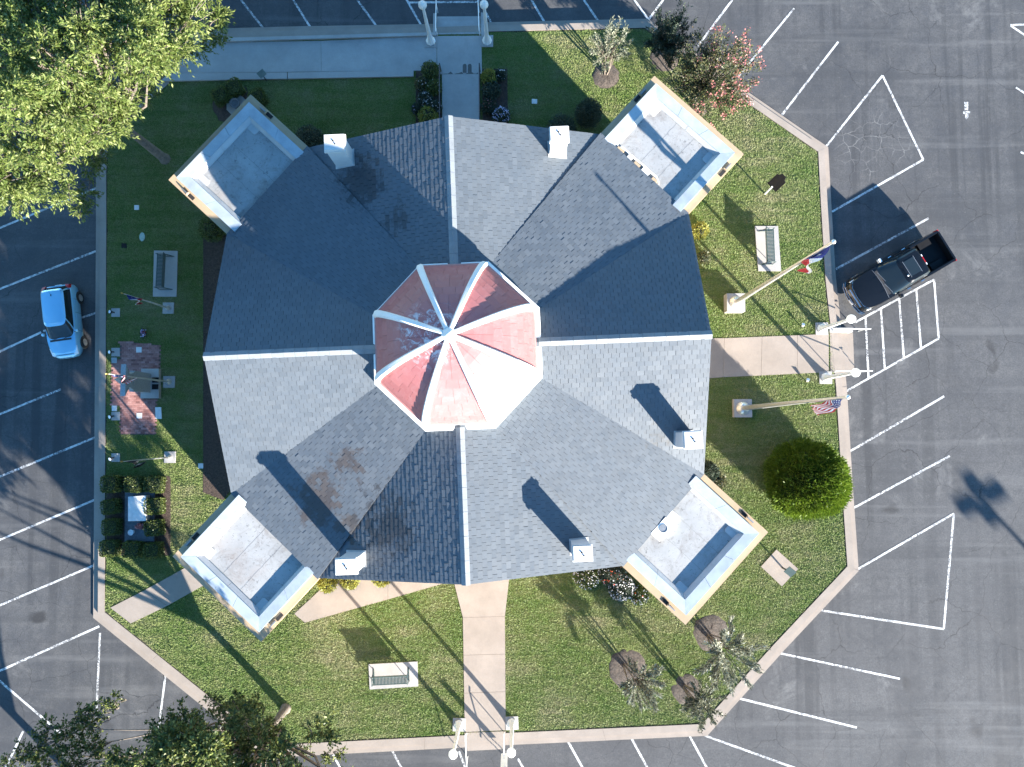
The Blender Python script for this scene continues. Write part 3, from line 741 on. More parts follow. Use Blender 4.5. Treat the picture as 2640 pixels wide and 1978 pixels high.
for i in range(8):
    a = R_(45*i); ca, sa = math.cos(a), math.sin(a); hs = math.tan(R_(22.5))
    for r in range(NC):
        s0, s1 = al[-1]*r/NC, al[-1]*(r+1)/NC; p0, p1 = prof_at(s0), prof_at(s1)
        nt = (p1-p0).normalized(); nn = Vector((nt.z, 0, -nt.x)); nn = nn if nn.z > 0 else -nn
        wd = 2*p0.x*hs; k = max(1, int(round(wd/.52))); st0 = .5 if r % 2 else 0
        bounds = sorted(set([0.0, 1.0]+[min(1, max(0, (j+st0)/k)) for j in range(k)]))
        for j in range(len(bounds)-1):
            f0, f1 = bounds[j], bounds[j+1]
            if f1-f0 < .02: continue
            lift = RNG.uniform(0, .006); g_ = .004
            q = []
            for (p, ff, h) in ((p0, f0, .03), (p0, f1, .03), (p1, f1, .012), (p1, f0, .012)):
                s = (-1+2*ff)*p.x*hs; s += g_ if ff == f0 else -g_
                b = p+nn*(h+lift); q.append((b.x*ca-s*sa, b.x*sa+s*ca, b.z))
            low = []
            for (p, ff) in ((p0, f0), (p0, f1), (p1, f1), (p1, f0)):
                s = (-1+2*ff)*p.x*hs; s += g_ if ff == f0 else -g_
                b = p-nn*.01; low.append((b.x*ca-s*sa, b.x*sa+s*ca, b.z))
            obj('dome_tile', MB().add(q+low, [[0, 1, 2, 3], [4, 5, 1, 0], [5, 6, 2, 1], [7, 4, 0, 3]]), DOME, dome)
for i in range(8):
    a = R_(22.5+45*i); ca, sa = math.cos(a), math.sin(a); rings = []
    for p in fine:
        rr = p.x/math.cos(R_(22.5)); wv = .085+.055*(p.x/3.2); 
        up = Vector((.5, 0, .86))
        rings.append([((rr+dr)*ca-s*sa, (rr+dr)*sa+s*ca, p.z+dz) for s, dr, dz in ((-wv, -.05, -.08), (wv, -.05, -.08), (wv, .055, .07), (wv*.55, .10, .12), (-wv*.55, .10, .12), (-wv, .055, .07))])
    obj('dome_rib', MB().rings(rings), RIB, dome, smooth=40)
obj('dome_finial', MB().lathe([(.30, 13.10), (.28, 13.36), (.16, 13.44), (.10, 13.52), (.02, 13.56)], 10), RIB, dome, smooth=50)
# equipment on the south-east and north-east flat roofs, half under the eaves
ac = thing('roof_fan_unit', 'white fan unit under the eave on the south-east flat roof', 'fan unit', l2w((8.42, -8.10, ZF)), TH+R_(45))
obj('casing', MB().box((0, 0, .13), (.95, .5, .26)).box((.70, .02, .09), (.4, .44, .18)), TRIMW, ac)
obj('fan_ring', MB().lathe([(.19, .261), (.19, .28), (.155, .28), (.155, .263)], 20, (.05, 0, 0)), STEEL, ac)
pp = thing('roof_pipe_run', 'white pipes and stacked blocks under the north-east eave', 'pipes', l2w((8.15, 7.95, ZF)), TH+R_(-45))
for k, (x, l) in enumerate(((-1.1, .5), (-.55, .35), (-.1, .45), (.4, .55), (.95, .4))):
    obj('block', MB().box((x, .05*(k % 2)+.1, .10), (l*.7, .26, .2)), TRIMW if k % 2 else LEDGE, pp)
obj('pipe', MB().path([(-1.2, .32, .09), (0, .34, .09), (.9, .34, .09), (1.2, .2, .09)], .05), TRIMW, pp)

# ------------------------------------------------------------------ foliage helpers
def leaf_mesh(name, pts, L, Wd, up=.4, axis=None, jit=1.0):
    n = len(pts); d = RNG.normal(size=(n, 3)); 
    if axis is not None: d = d*jit+axis
    d /= np.linalg.norm(d, axis=1)[:, None]
    nr = RNG.normal(size=(n, 3)); nr[:, 2] += up*2.5
    sd_ = np.cross(d, nr); sd_ /= np.linalg.norm(sd_, axis=1)[:, None]+1e-9
    s = RNG.uniform(.65, 1.3, (n, 1)); l = L*s; w = Wd*s/2
    v = np.stack([pts, pts+d*l*.45+sd_*w, pts+d*l, pts+d*l*.45-sd_*w], 1).reshape(-1, 3)
    return np_mesh(name, v, np.arange(4*n).reshape(-1, 4))
def ball_pts(c, r, n, shell=.6):
    d = RNG.normal(size=(n, 3)); d /= np.linalg.norm(d, axis=1)[:, None]
    rr = RNG.uniform(shell, 1.0, (n, 1)); return np.array(c)+d*rr*np.array(r)
def branches(mb, base, tips, r0, fork, seedr=.5):
    """trunk from base to fork, limbs to the tips"""
    base = Vector(base); fork = Vector(fork)
    mid = base.lerp(fork, .5)+Vector((RNG.uniform(-.1, .1), RNG.uniform(-.1, .1), 0))
    mb.path([base-Vector((0, 0, .1)), base+Vector((0, 0, .15)), mid, fork], [r0*1.6, r0*1.1, r0*.9, r0*.72], 9)
    for t in tips:
        t = Vector(t); q = fork.lerp(t, .5)+Vector((RNG.uniform(-1, 1)*seedr, RNG.uniform(-1, 1)*seedr, RNG.uniform(-.2, .6)*seedr))
        mb.path([fork-Vector((0, 0, .2)), fork.lerp(q, .5), q, q.lerp(t, .5)+Vector((0, 0, .15)), t], [r0*.5, r0*.36, r0*.25, r0*.13, r0*.04], 6)
def hedge_mesh(name, dims, n, L, Wd):
    """leafy box: leaves on the faces of a box, around a solid core"""
    x, y, z = dims; p = RNG.uniform(-1, 1, (n, 3)); f = RNG.integers(0, 5, n)
    for k, (ax, s) in enumerate(((0, 1), (0, -1), (1, 1), (1, -1), (2, 1))): p[f == k, ax] = s*RNG.uniform(.86, 1.06, (f == k).sum())
    # round the corners
    rr = np.linalg.norm(p, axis=1); p *= np.where(rr > 1.45, 1.45/rr, 1)[:, None]
    out = p.copy(); p = p*np.array([x/2, y/2, z/2])+np.array([0, 0, z/2])
    me = leaf_mesh(name, p, L, Wd, .3, out*.8, .9)
    return me

# big tree over the north-west corner
def crown_tree(name, label, base, clumps, leaf, bark, L, Wd, n_per, r0, fork, group=None, trunk_n=26, down=.3):
    b = Vector(base); t = thing(name, label, 'tree', b, 0, group)
    pts = []; axes = []
    for (c, r) in clumps:
        k = int(n_per*r*r); nt = max(8, int(34*r)); dd = RNG.normal(size=(nt, 3)); dd /= np.linalg.norm(dd, axis=1)[:, None]; dd *= np.array([1, 1, .55])*RNG.uniform(.7, 1.25, (nt, 1))*r
        ti = RNG.integers(0, nt, k); u = RNG.uniform(.15, 1.0, (k, 1))**.7
        p = np.array(c)+dd[ti]*u; p[:, 2] -= down*.5*r*u[:, 0]**2; p += RNG.normal(size=p.shape)*.05; pts.append(p)
        ax = dd[ti]/r+RNG.normal(size=p.shape)*.25; ax[:, 2] -= down; axes.append(ax)
    pts = np.concatenate(pts); axes = np.concatenate(axes)
    me = leaf_mesh(name+'_crown', pts, L, Wd, .3, axes, .55)
    obj('crown', me, leaf, t, off=b)
    mb = MB(); tips = [c for c, r in clumps]
    idx = RNG.choice(len(tips), min(trunk_n, len(tips)), replace=False)
    branches(mb, base, [tips[i] for i in idx], r0, fork, .8)
    # twigs inside clumps
    for c, r in clumps:
        c = Vector(c); f = Vector(fork)
        s = c+(f-c).normalized()*r*1.3
        for _ in range(3):
            e = c+Vector((RNG.uniform(-r, r), RNG.uniform(-r, r), RNG.uniform(-.3, .4)*r))*.9; mb.path([s, s.lerp(e, .5)+Vector((0, 0, .1)), e], [.03, .02, .008], 4)
    obj('trunk', mb, bark, t, smooth=60, off=b)
    return t
def crown_from_px(poly, zfun, n, rmin, rmax, minsep=0.0):
    xs = [p[0] for p in poly]; ys = [p[1] for p in poly]; out = []
    tries = 0
    while len(out) < n and tries < 40000:
        tries += 1
        q = np.array([[RNG.uniform(min(xs), max(xs)), RNG.uniform(min(ys), max(ys))]])
        if not inside(q, poly)[0]: continue
        z = zfun(q[0][0], q[0][1])+RNG.normal()*.5; r = RNG.uniform(rmin, rmax); c = P(q[0][0], q[0][1], z)
        if any((c-Vector(o[0])).length < minsep*(r+o[1]) for o in out): continue
        out.append((tuple(c), r))
    return out
poly1 = [(-260, -260), (500, -220), (585, 10), (570, 45), (500, 45), (470, 130), (420, 150), (395, 185), (352, 190), (352, 260), (310, 340), (250, 360), (190, 390), (160, 430), (180, 520), (150, 560), (120, 480), (70, 520), (20, 500), (-260, 480)]
zf1 = lambda x, y: 7.2+4.2*max(0.0, 1-((x-140)/460)**2-((y-130)/430)**2)
cl1 = crown_from_px(poly1, zf1, 270, .55, 1.05, .40)
low1 = [(tuple(P(x, y, z)), r) for x, y, z, r in ((555, 85, 5.8, .7), (505, 120, 5.6, .7), (470, 120, 5.4, .6), (395, 215, 5.2, .6), (230, 430, 5.3, .7), (215, 500, 5.2, .7), (205, 540, 5.0, .55), (250, 400, 5.4, .7), (380, 240, 5.5, .6), (560, 40, 6.6, .6))]
B1 = P(425, 410)
crown_tree('shade_tree', 'large bright green leafy shade tree filling the upper left corner', B1, cl1+low1, L_BIG, BARK, .17, .060, 1000, .24, B1+Vector((-.6, .5, 3.6)), 'large trees', 60, .35)
# spreading tree by the south-west kerb
def C3(l): return [(tuple(P(x, y, z)), r) for x, y, z, r in l]
dark = [(300, 1800, 4.0, .35), (270, 1820, 4.1, .5), (240, 1850, 4.2, .6), (200, 1840, 4.2, .55), (215, 1880, 4.4, .65), (165, 1880, 4.3, .6), (120, 1870, 4.2, .45), (100, 1910, 4.3, .6), (60, 1940, 4.4, .6), (140, 1925, 4.6, .7), (190, 1930, 4.8, .7), (240, 1915, 4.8, .6), (260, 1960, 5.0, .7), (100, 1965, 4.6, .7), (20, 1975, 4.6, .6), (180, 1975, 5.0, .7), (310, 1950, 5.0, .6),
        (550, 1805, 3.6, .45), (585, 1830, 3.6, .6), (630, 1835, 3.7, .6), (610, 1800, 3.5, .45), (660, 1810, 3.4, .5), (680, 1850, 3.8, .6), (700, 1880, 4.0, .6), (560, 1850, 4.0, .5), (730, 1905, 4.2, .5), (850, 1955, 4.0, .4), (880, 1945, 3.8, .35), (780, 1940, 4.0, .45)]
lite = []
OL = [(290, 2000), (330, 1915), (420, 1885), (470, 1850), (560, 1845), (630, 1835), (670, 1875), (715, 1925), (745, 1965), (800, 2015), (1150, 2040), (1150, 2600), (60, 2600)]
cw = P(750, 1830); tries = 0
while len(lite) < 190 and tries < 20000:
    tries += 1
    d = RNG.uniform(-1, 1, 3)
    if not .35 < np.linalg.norm(d) < 1: continue
    w = np.array([cw.x+.9+d[0]*6.0, cw.y+d[1]*4.6, 8.0+d[2]*3.3])
    c_ = RM.T @ (w-np.array([0, 0, CAMH])); q = (W0/2-FPX*c_[0]/c_[2], H0/2+FPX*c_[1]/c_[2])
    if inside(np.array([q]), OL)[0]: lite.append((tuple(w), RNG.uniform(.5, .85)))
B2 = P(736, 1828)
for _ in range(26):
    lite.append((tuple(P(RNG.uniform(330, 570), RNG.uniform(1885, 2010), RNG.uniform(9.3, 10.8))), RNG.uniform(.45, .75)))
for (qx, qy) in ((150, 830), (170, 900), (110, 780), (120, 900), (60, 840), (40, 900), (90, 720), (190, 940), (150, 950), (60, 960), (140, 860), (190, 870), (90, 860), (120, 830), (170, 930), (100, 930), (20, 780), (30, 1000), (100, 1010)):  # unseen leaf clumps added along the sun's rays to shade the parked car
    z_ = RNG.uniform(8.6, 10.0); q = PR(qx, qy, .8); lite.append(((q.x+SUN_H[0]*z_/math.tan(SUN_EL), q.y+SUN_H[1]*z_/math.tan(SUN_EL), z_), RNG.uniform(.8, 1.05)))
crown_tree('oak_tree', 'spreading tree with dark low boughs beside the lower left kerb', B2, C3(dark)+lite, L_OAK, BARK, .15, .075, 950, .22, B2+Vector((-.3, -.3, 2.2)), 'large trees', 40, .1)
B3 = P(300, 2120)
cl3 = crown_from_px([(-250, 2030), (300, 2010), (420, 2100), (420, 2400), (-250, 2400)], lambda x, y: 7.0, 40, .7, 1.1, .4)
crown_tree('oak_tree', 'tree mostly below the lower left edge of the picture', B3, cl3, L_OAK, BARK, .16, .08, 800, .24, B3+Vector((-.6, -.6, 2.5)), 'large trees', 24, .1)

# small multi-stem trees
def myrtle(label, bpx, cpx, zc_, r, leaf, n, bedr=.9, flower=None, nf=0, L=.14, Wd=.05, stems=6, group='young ornamental trees in mulch rings', rbz=1.0, sprays=34, tight=.055, jit=.75):
    b = P(*bpx); c = P(*cpx, zc_); c = (b+Vector((0, 0, zc_))).lerp(c, .8)
    t = thing('ornamental_tree', label, 'tree', b, 0, group)
    mb = MB(); pts = []; ax = []; fl = []
    for k in range(sprays):
        d = Vector((RNG.normal(), RNG.normal(), RNG.normal()*.7+.1)); d.normalize(); d *= RNG.uniform(.55, 1.3)
        tip = c+Vector((d.x*r, d.y*r, d.z*r*rbz)); root = c+Vector((d.x*r*.12, d.y*r*.12, -r*.75*rbz))
        mid = root.lerp(tip, .55)+Vector((0, 0, .18*r))
        mb.path([root, mid, tip], [.018, .012, .004], 4)
        m_ = max(8, n//sprays)
        tt_ = RNG.beta(2.2, 1.2, m_)
        for u in tt_:
            p = root.lerp(mid, u*2) if u < .5 else mid.lerp(tip, u*2-1)
            pts.append(np.array(p)+RNG.normal(size=3)*tight*r); ax.append(np.array((tip-mid).normalized())*1.0)
        if nf and (d.x-d.y*.4 > RNG.uniform(-.9, .5)):
            for _ in range(int(1.6*nf/sprays)): fl.append(np.array(tip)+RNG.normal(size=3)*np.array([.10, .10, .12])); 
    for k in range(stems):
        a = 2*math.pi*k/stems+RNG.uniform(-.3, .3); q = b+Vector((math.cos(a)*.10, math.sin(a)*.10, -.05))
        e = c+Vector((math.cos(a)*r*.35, math.sin(a)*r*.35, -r*.4))
        mb.path([q, q.lerp(e, .5)+Vector((math.cos(a)*.06, math.sin(a)*.06, 0)), e], [.042, .03, .016], 6)
    obj('trunk', mb, BARK, t, smooth=60, off=b)
    obj('crown', leaf_mesh('ornamental_crown', np.array(pts), L, Wd, .2, np.array(ax), jit), leaf, t, off=b)
    if nf: obj('flowers', leaf_mesh('ornamental_flowers', np.array(fl), .10, .075, .5), flower, t, off=b)['kind'] = 'stuff'
    return t
def mulch_ring(px, py, r, mat, nm='mulch_ring'):
    c = P(px, py); mb = MB(); n = 28; rings = []
    wob = RNG.normal(size=n)*.03
    for fr, z in ((1.0, -.03), (.94, .005), (.6, .03), (.2, .05)):
        rings.append([(c.x+r*fr*(1+wob[i])*math.cos(2*math.pi*i/n), c.y+r*fr*(1+wob[i])*math.sin(2*math.pi*i/n), z+(RNG.normal()*.012 if fr < 1 else 0)) for i in range(n)])
    mb.rings(rings); structure(obj(nm, mb, mat, smooth=60))
    EXCL.append([(p[0], p[1]) for p in rings[0]])
mulch_ring(1562, 195, .80, MULCHG); mulch_ring(1714, 148, .86, MULCHG); mulch_ring(1800, 282, .52, MULCHG)
mulch_ring(1618, 1724, 1.06, MULCHG); mulch_ring(1769, 1778, .82, MULCHG); mulch_ring(1833, 1633, 1.0, MULCHG)
myrtle('small silvery tree with two tall yellow shoots north of the north-east pavilion', (1562, 190), (1572, 116), 2.3, .95, L_SILV, 3200, rbz=1.7)
myrtle('dense dark green small tree at the north-east kerb corner', (1716, 146), (1728, 82), 2.4, 1.2, L_DARK, 8500, rbz=1.5, sprays=80)
myrtle('pink flowering crape myrtle beside the north-east pavilion', (1799, 280), (1838, 188), 3.0, 2.0, L_MYR, 15000, flower=F_PINK, nf=1500, L=.13, Wd=.06, sprays=150, rbz=1.05)
myrtle('silvery sparse tree nearest the south walk', (1612, 1716), (1648, 1772), 2.4, 1.2, L_SILV2, 4200, rbz=1.2, L=.20, Wd=.045, sprays=30, tight=.035, jit=.4)
myrtle('smallest thin tree at the south-east kerb', (1765, 1772), (1822, 1824), 2.7, .95, m_leaf('leaf_thin', [(.035, .045, .025), (.10, .11, .07), (.26, .26, .19)], .2), 3600, rbz=1.4)
myrtle('wide silvery tree beside the south-east pavilion', (1828, 1640), (1884, 1695), 2.8, 1.5, L_SILV2, 6200, sprays=40, rbz=1.1, L=.20, Wd=.045, tight=.035, jit=.4)

# clipped conifer on the east lawn
b = P(2045, 1231); t = thing('conifer_shrub', 'big egg-shaped clipped evergreen on the east lawn', 'shrub', b)
n = 42000
pts = ball_pts((0, 0, 1.85), (1.92, 1.92, 2.7), n, .84); pts = pts[pts[:, 2] > .02]; pts[:, :2] *= (1-.10*np.clip((pts[:, 2]-1.8)/2.7, 0, 1))[:, None]
ang = np.arctan2(pts[:, 1], pts[:, 0]); pts[:, :2] *= (1+.05*np.sin(3*ang+1.3*pts[:, 2])+.04*np.sin(8*ang-3*pts[:, 2])+.03*np.sin(13*ang+5*pts[:, 2]))[:, None]; pts += RNG.normal(size=pts.shape)*.05
ax = pts-np.array([0, 0, 1.2]); ax /= np.linalg.norm(ax, axis=1)[:, None]; ax[:, 2] += .5
obj('crown', leaf_mesh('conifer_crown', pts, .20, .05, .3, ax, .45), L_CON, t)
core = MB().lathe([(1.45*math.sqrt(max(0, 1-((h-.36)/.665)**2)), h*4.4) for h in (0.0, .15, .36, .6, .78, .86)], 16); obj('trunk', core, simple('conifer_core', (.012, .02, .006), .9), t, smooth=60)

# round shrubs and foundation planting
def ball_bush(name, label, px, py, r, hz, leaf, n, L=.09, Wd=.05, flowers=(), group=None, cat='shrub'):
    b = P(px, py); t = thing(name, label, cat, b, 0, group)
    p = ball_pts((0, 0, hz*.5), (r, r, hz*.5), n, .72); p = p[p[:, 2] > -.02]
    p += RNG.normal(size=p.shape)*.03*r
    obj('foliage', leaf_mesh(name+'_leaves', p, L, Wd, .4, (p-np.array([0, 0, hz*.4]))/r, .8), leaf, t)
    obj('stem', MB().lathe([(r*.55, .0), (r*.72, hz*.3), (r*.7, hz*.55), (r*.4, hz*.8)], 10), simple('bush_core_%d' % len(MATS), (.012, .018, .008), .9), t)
    for fm, k in flowers:
        q = ball_pts((0, 0, hz*.55), (r, r, hz*.55), k, .95); q = q[q[:, 2] > hz*.45]
        if len(q): obj('flowers', leaf_mesh(name+'_flowers', q, .075, .065, 1.5), fm, t)['kind'] = 'stuff'
    return t
ball_bush('round_shrub', 'tall dark rounded shrub against the north-east pavilion', 1513, 312, .72, 1.9, L_DARK, 4200)
ball_bush('round_shrub', 'low dark shrub under the north gable eave', 1446, 345, .8, 1.2, L_DARK, 3000)
ball_bush('round_shrub', 'dark shrub in the corner of north-west pavilion and north gable', 806, 372, .8, 1.2, L_DARK, 3000)
ball_bush('round_shrub', 'dark shrub in the corner of north-west pavilion and west gable', 558, 596, .75, 1.1, L_HEDGE, 2600)
ball_bush('leafy_plant', 'yellow-green leafy plant at the east gable above the shadow', 1800, 600, .45, .8, F_YEL, 900, .14, .05, cat='plant')
ball_bush('leafy_plant', 'dull pinkish plant at the east gable beside the flagpole shadow', 1812, 668, .35, .6, L_MYR, 600, .10, .05, cat='plant')
ball_bush('leafy_plant', 'dark scrubby plant at the south corner of the east gable', 1822, 1215, .5, .9, L_DARK, 1400, .12, .05, cat='plant')
ball_bush('leafy_plant', 'brownish low plant beside the south-east pavilion', 1850, 1240, .4, .5, L_MYR, 800, .10, .05, cat='plant')
ball_bush('flower_bush', 'white flowering bush under the south gable eave', 1510, 1478, .75, .9, L_HEDGE, 2200, .1, .05, [(F_WHITE, 320)], cat='flowers')
ball_bush('flower_bush', 'dark bush with red blooms by the south-east pavilion', 1575, 1470, .75, 1.0, L_DARK, 2200, .1, .05, [(F_RED, 90), (F_WHITE, 60)], cat='flowers')
ball_bush('flower_bush', 'bush with many white blooms beside the south-east pavilion', 1598, 1510, .7, .8, L_DARK, 2000, .1, .05, [(F_WHITE, 420)], cat='flowers')
ball_bush('flower_bush', 'lone pale flowering bush at the end of the south bed', 1645, 1532, .5, .6, L_HEDGE, 1300, .1, .05, [(F_WHITE, 160), (F_RED, 12)], cat='flowers')
ball_bush('leafy_plant', 'bright green plant beside the south-west pavilion', 848, 1500, .5, .6, F_YEL, 1300, .12, .05, cat='plant')
ball_bush('leafy_plant', 'yellow-green plant under the south gable eave', 905, 1492, .5, .6, F_YEL, 1300, .12, .05, cat='plant')
ball_bush('leafy_plant', 'last green plant of the row under the south eave', 985, 1486, .5, .5, F_YEL, 1100, .12, .05, cat='plant')
# flower beds along the north porch
FB = [(1112, 190, .50, .7, L_HEDGE, 'leafy green bush at the road end of the west porch bed', ()), (1090, 222, .38, .5, L_MYR, 'reddish plant with a few white blooms in the west porch bed', ((F_WHITE, 40),)),
      (1120, 232, .42, .6, L_HEDGE, 'green plant beside the west porch rail', ((F_WHITE, 20),)), (1098, 262, .42, .5, L_DARK, 'white flowering clump in the west porch bed', ((F_WHITE, 130),)),
      (1122, 282, .38, .5, L_DARK, 'small white flowered plant near the gable in the west porch bed', ((F_WHITE, 60),)), (1105, 305, .55, .6, F_YEL, 'yellow-green plant at the gable end of the west porch bed', ()),
      (1078, 285, .30, .4, L_DARK, 'lilac flowered plant at the lawn edge of the west porch bed', ((F_LILAC, 60),)),
      (1262, 205, .42, .6, F_YEL, 'yellow-leaved plant in the east porch bed', ()), (1290, 200, .32, .5, L_DARK, 'white flowered plant at the lawn edge of the east porch bed', ((F_WHITE, 60),)),
      (1268, 240, .50, .6, L_DARK, 'dark leafy plant in the middle of the east porch bed', ()), (1262, 280, .42, .5, L_DARK, 'plant with few pink blooms in the east porch bed', ((F_PINK, 30),)),
      (1292, 305, .48, .6, L_DARK, 'lilac flowering clump near the gable in the east porch bed', ((F_LILAC, 300),))]
for px, py, r, hz, lf, lab, fl in FB: ball_bush('flower_plant', lab, px, py, r, hz, lf, 1300, .11, .05, fl, 'plants along the north porch', 'flowers')
for nm, q in (('planting_bed', [(1072, 178), (1134, 176), (1140, 330), (1072, 335)]), ('planting_bed', [(1244, 178), (1308, 178), (1310, 340), (1244, 335)]),
              ('planting_bed', [(524, 590), (575, 590), (660, 700), (660, 1180), (575, 1290), (524, 1270)]), ('planting_bed', [(275, 1228), (440, 1228), (440, 1432), (275, 1432)])):
    w = [p[:2] for p in PX(q)]; EXCL.append(w)
    structure(obj(nm, MB().prism(w, -.2, .02), MULCH))
mulch_ring(600, 268, 1.2, MULCH, 'planting_bed')
# hedge boxes
hm = hedge_mesh('hedge_box', (.84, .78, .62), 1500, .085, .05); hm.materials.append(L_HEDGE)
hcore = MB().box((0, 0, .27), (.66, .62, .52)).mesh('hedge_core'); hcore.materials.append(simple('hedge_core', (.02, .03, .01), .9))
HB = [(298, 1246, 'first hedge cube of the sunlit north row, nearest the parking'), (356, 1247, 'middle hedge cube of the sunlit north row'), (407, 1247, 'hedge cube at the lawn end of the sunlit north row'),
      (298, 1304, 'upper hedge cube on the parking side of the grave slab'), (407, 1303, 'upper hedge cube on the lawn side of the grave slab'),
      (298, 1356, 'lower hedge cube on the parking side of the grave slab'), (407, 1358, 'lower hedge cube on the lawn side of the grave slab'),
      (293, 1411, 'hedge cube at the parking end of the shaded south row'), (354, 1413, 'middle hedge cube of the shaded south row'), (405, 1416, 'hedge cube at the lawn end of the shaded south row'),
      (576, 256, 'clipped hedge cube west of the octagonal pad'), (610, 235, 'clipped hedge cube north of the octagonal pad'), (672, 260, 'clipped hedge cube east of the octagonal pad by the pavilion')]
for k, (px, py, lab) in enumerate(HB):
    b = P(px, py); t = thing('hedge_cube', lab, 'hedge', b, RNG.uniform(-.12, .12)+(R_(30) if k > 9 else 0), 'clipped hedge cubes')
    s = RNG.uniform(.93, 1.06); t.scale = (s, s*RNG.uniform(.95, 1.05), RNG.uniform(.9, 1.15))
    obj('foliage', hm, None, t); obj('stem', hcore, None, t)

# ------------------------------------------------------------------ lamps, flagpoles, benches, signs
def lamp_proto():
    t = thing('street_lamp', '', 'street lamp', (0, 0, 0), 0, 'white globe lamps at the walks')
    obj('footing', MB().prism([(-.34, -.34), (.34, -.34), (.34, .34), (-.34, .34)], -.3, .05), CONC2, t)
    obj('post', MB().lathe([(.27, .05), (.27, .14), (.22, .20), (.15, .48), (.115, .70), (.075, 3.2), (.10, 3.24), (.10, 3.30)], 8), POLEW, t)
    obj('globe', MB().lathe([(.225*math.sin(R_(a)), 3.50-.225*math.cos(R_(a))) for a in (4, 20, 40, 60, 80, 100, 120, 140, 160, 176)], 20), GLOBE, t, smooth=60)
    return t
LP = [(1111, 108, 'globe lamp on the parking side of the north walk, beside the ramp'), (1256, 107, 'globe lamp on the lawn side of the north walk'),
      (1184, 1868, 'globe lamp west of the south walk'), (1320, 1864, 'globe lamp east of the south walk beside the white sign'),
      (2118, 848, 'globe lamp north of the east walk, near the truck'), (2128, 974, 'globe lamp south of the east walk')]
lp = lamp_proto()
for k, (px, py, lab) in enumerate(LP):
    loc = P(px, py); EXCL.append([(loc.x+a*.36, loc.y+b_*.36) for a, b_ in ((-1, -1), (1, -1), (1, 1), (-1, 1))])
    if k == 0: lp.location = loc; lp['label'] = lab
    else: dup(lp, loc, RNG.uniform(-.05, .05), lab)

def flag_mesh(kind, hoist, fly, az, seed):
    """limp flag: hoist on the pole, cloth sagging down in folds"""
    nu, nv = 26, 13; rs = np.random.default_rng(seed); V = []; ph = rs.uniform(0, 6, 4)
    d = np.array([math.cos(az), math.sin(az)]); nrm = np.array([-d[1], d[0]])
    for i in range(nu+1):
        for j in range(nv+1):
            u, v = i/nu, j/nv                         # u along the fly, v from top to bottom
            out = .62*fly*(1-math.exp(-1.5*u))*.55*(.45+.55*(1-v)*1.0)
            drop = fly*u*.80*(1-.25*v); fold = .16*math.sin(7*u+2.2*v+ph[0])*min(1, u*4)+.08*math.sin(15*u-3*v+ph[1])*min(1, u*3)
            V.append((d[0]*out+nrm[0]*fold, d[1]*out+nrm[1]*fold, -hoist*v-drop))
    F = []; M = []
    for i in range(nu):
        for j in range(nv):
            F.append([i*(nv+1)+j, (i+1)*(nv+1)+j, (i+1)*(nv+1)+j+1, i*(nv+1)+j+1])
            if kind == 'us': mm = 2 if (i < 10 and j < 7) else (0 if j % 2 == 0 else 1)
            elif kind == 'tx': mm = 2 if i < 9 else (1 if j < 6 else 0)
            else: mm = 1 if (4 < i < 22 and 3 < j < 10 and (i*j) % 5) else 3
            if kind == 'us' and mm == 2 and (i % 2 == 0) and (j % 2 == 1): mm = 1
            if kind == 'tx' and i in (3, 4, 5) and j in (5, 6, 7) and not (i != 4 and j == 5): mm = 1
            M.append(mm)
    mb = MB(); mb.v = V; mb.f = F; mb.m = M
    return mb
def flagpole(label, flabel, bpx, tpx, ztop, r0, kind, hoist, fly, az, basew, baseh, seed, mats):
    b = P(*bpx); tp = P(*tpx, ztop); t = thing('flagpole', label, 'flagpole', b, 0, 'flagpoles on the lawn')
    tl = tp-b
    fb = MB().prism([(-basew/2, -basew/2), (basew/2, -basew/2), (basew/2, basew/2), (-basew/2, basew/2)], -.2, baseh)
    obj('footing', fb, CONC2, t); EXCL.append([(b.x+a*basew/2, b.y+c*basew/2) for a, c in ((-1, -1), (1, -1), (1, 1), (-1, 1))])
    obj('collar', MB().lathe([(r0*2.6, baseh), (r0*2.4, baseh+.06), (r0*1.5, baseh+.16), (r0*1.1, baseh+.2)], 16), ALU, t, smooth=50)
    obj('pole', MB().tube((0, 0, baseh), tl, r0, r0*.36, 14), ALU, t, smooth=60)
    obj('truck_ball', MB().lathe([(.3*r0, -.05), (r0*.55, .03), (r0*.7, .10), (r0*.5, .16), (.01, .19)], 12, tl), BRASS if basew < .9 else ALU, t, smooth=60)
    obj('halyard', MB().tube((r0*1.3, 0, baseh+.9), (tl.x+r0*.6, tl.y, tl.z-.05), .008, .008, 5), POLEW, t)
    f = obj('flag', flag_mesh(kind, hoist, fly, az, seed), mats, None, smooth=60, loc=tp+Vector((.04, 0, -.25)))
    tag(f, flabel, 'flag', 'limp flags'); return t
FM = [RED, WHT, BLU, BLK]
flagpole('tall silver flagpole north of the east walk', 'limp red, white and blue lone-star flag on the tall pole north of the east walk', (1889, 785), (2146, 625), 12.2, .14, 'tx', 1.7, 2.6, R_(-100), .98, .62, 3, FM)
flagpole('tall silver flagpole south of the east walk', 'limp striped flag on the tall pole south of the east walk', (1911, 1053), (2183, 1024), 12.0, .14, 'us', 1.7, 2.6, R_(-95), .98, .30, 5, FM)
flagpole('short flagpole beside the west bench', 'limp red, white and blue flag on the pole beside the west bench', (435, 795), (317, 757), 4.5, .055, 'tx', .8, 1.3, R_(-75), .62, .06, 7, FM)
flagpole('short flagpole behind the star monument', 'small striped flag above the star monument', (437, 985), (277, 964), 6.0, .065, 'us', .9, 1.5, R_(-60), .64, .06, 9, FM)
flagpole('short flagpole south of the brick patio', 'pale flag with dark edge on the pole south of the brick patio', (439, 1179), (316, 1190), 4.5, .055, 'pale', .8, 1.3, R_(-70), .62, .06, 13, [RED, GRNF, BLU, BLK])

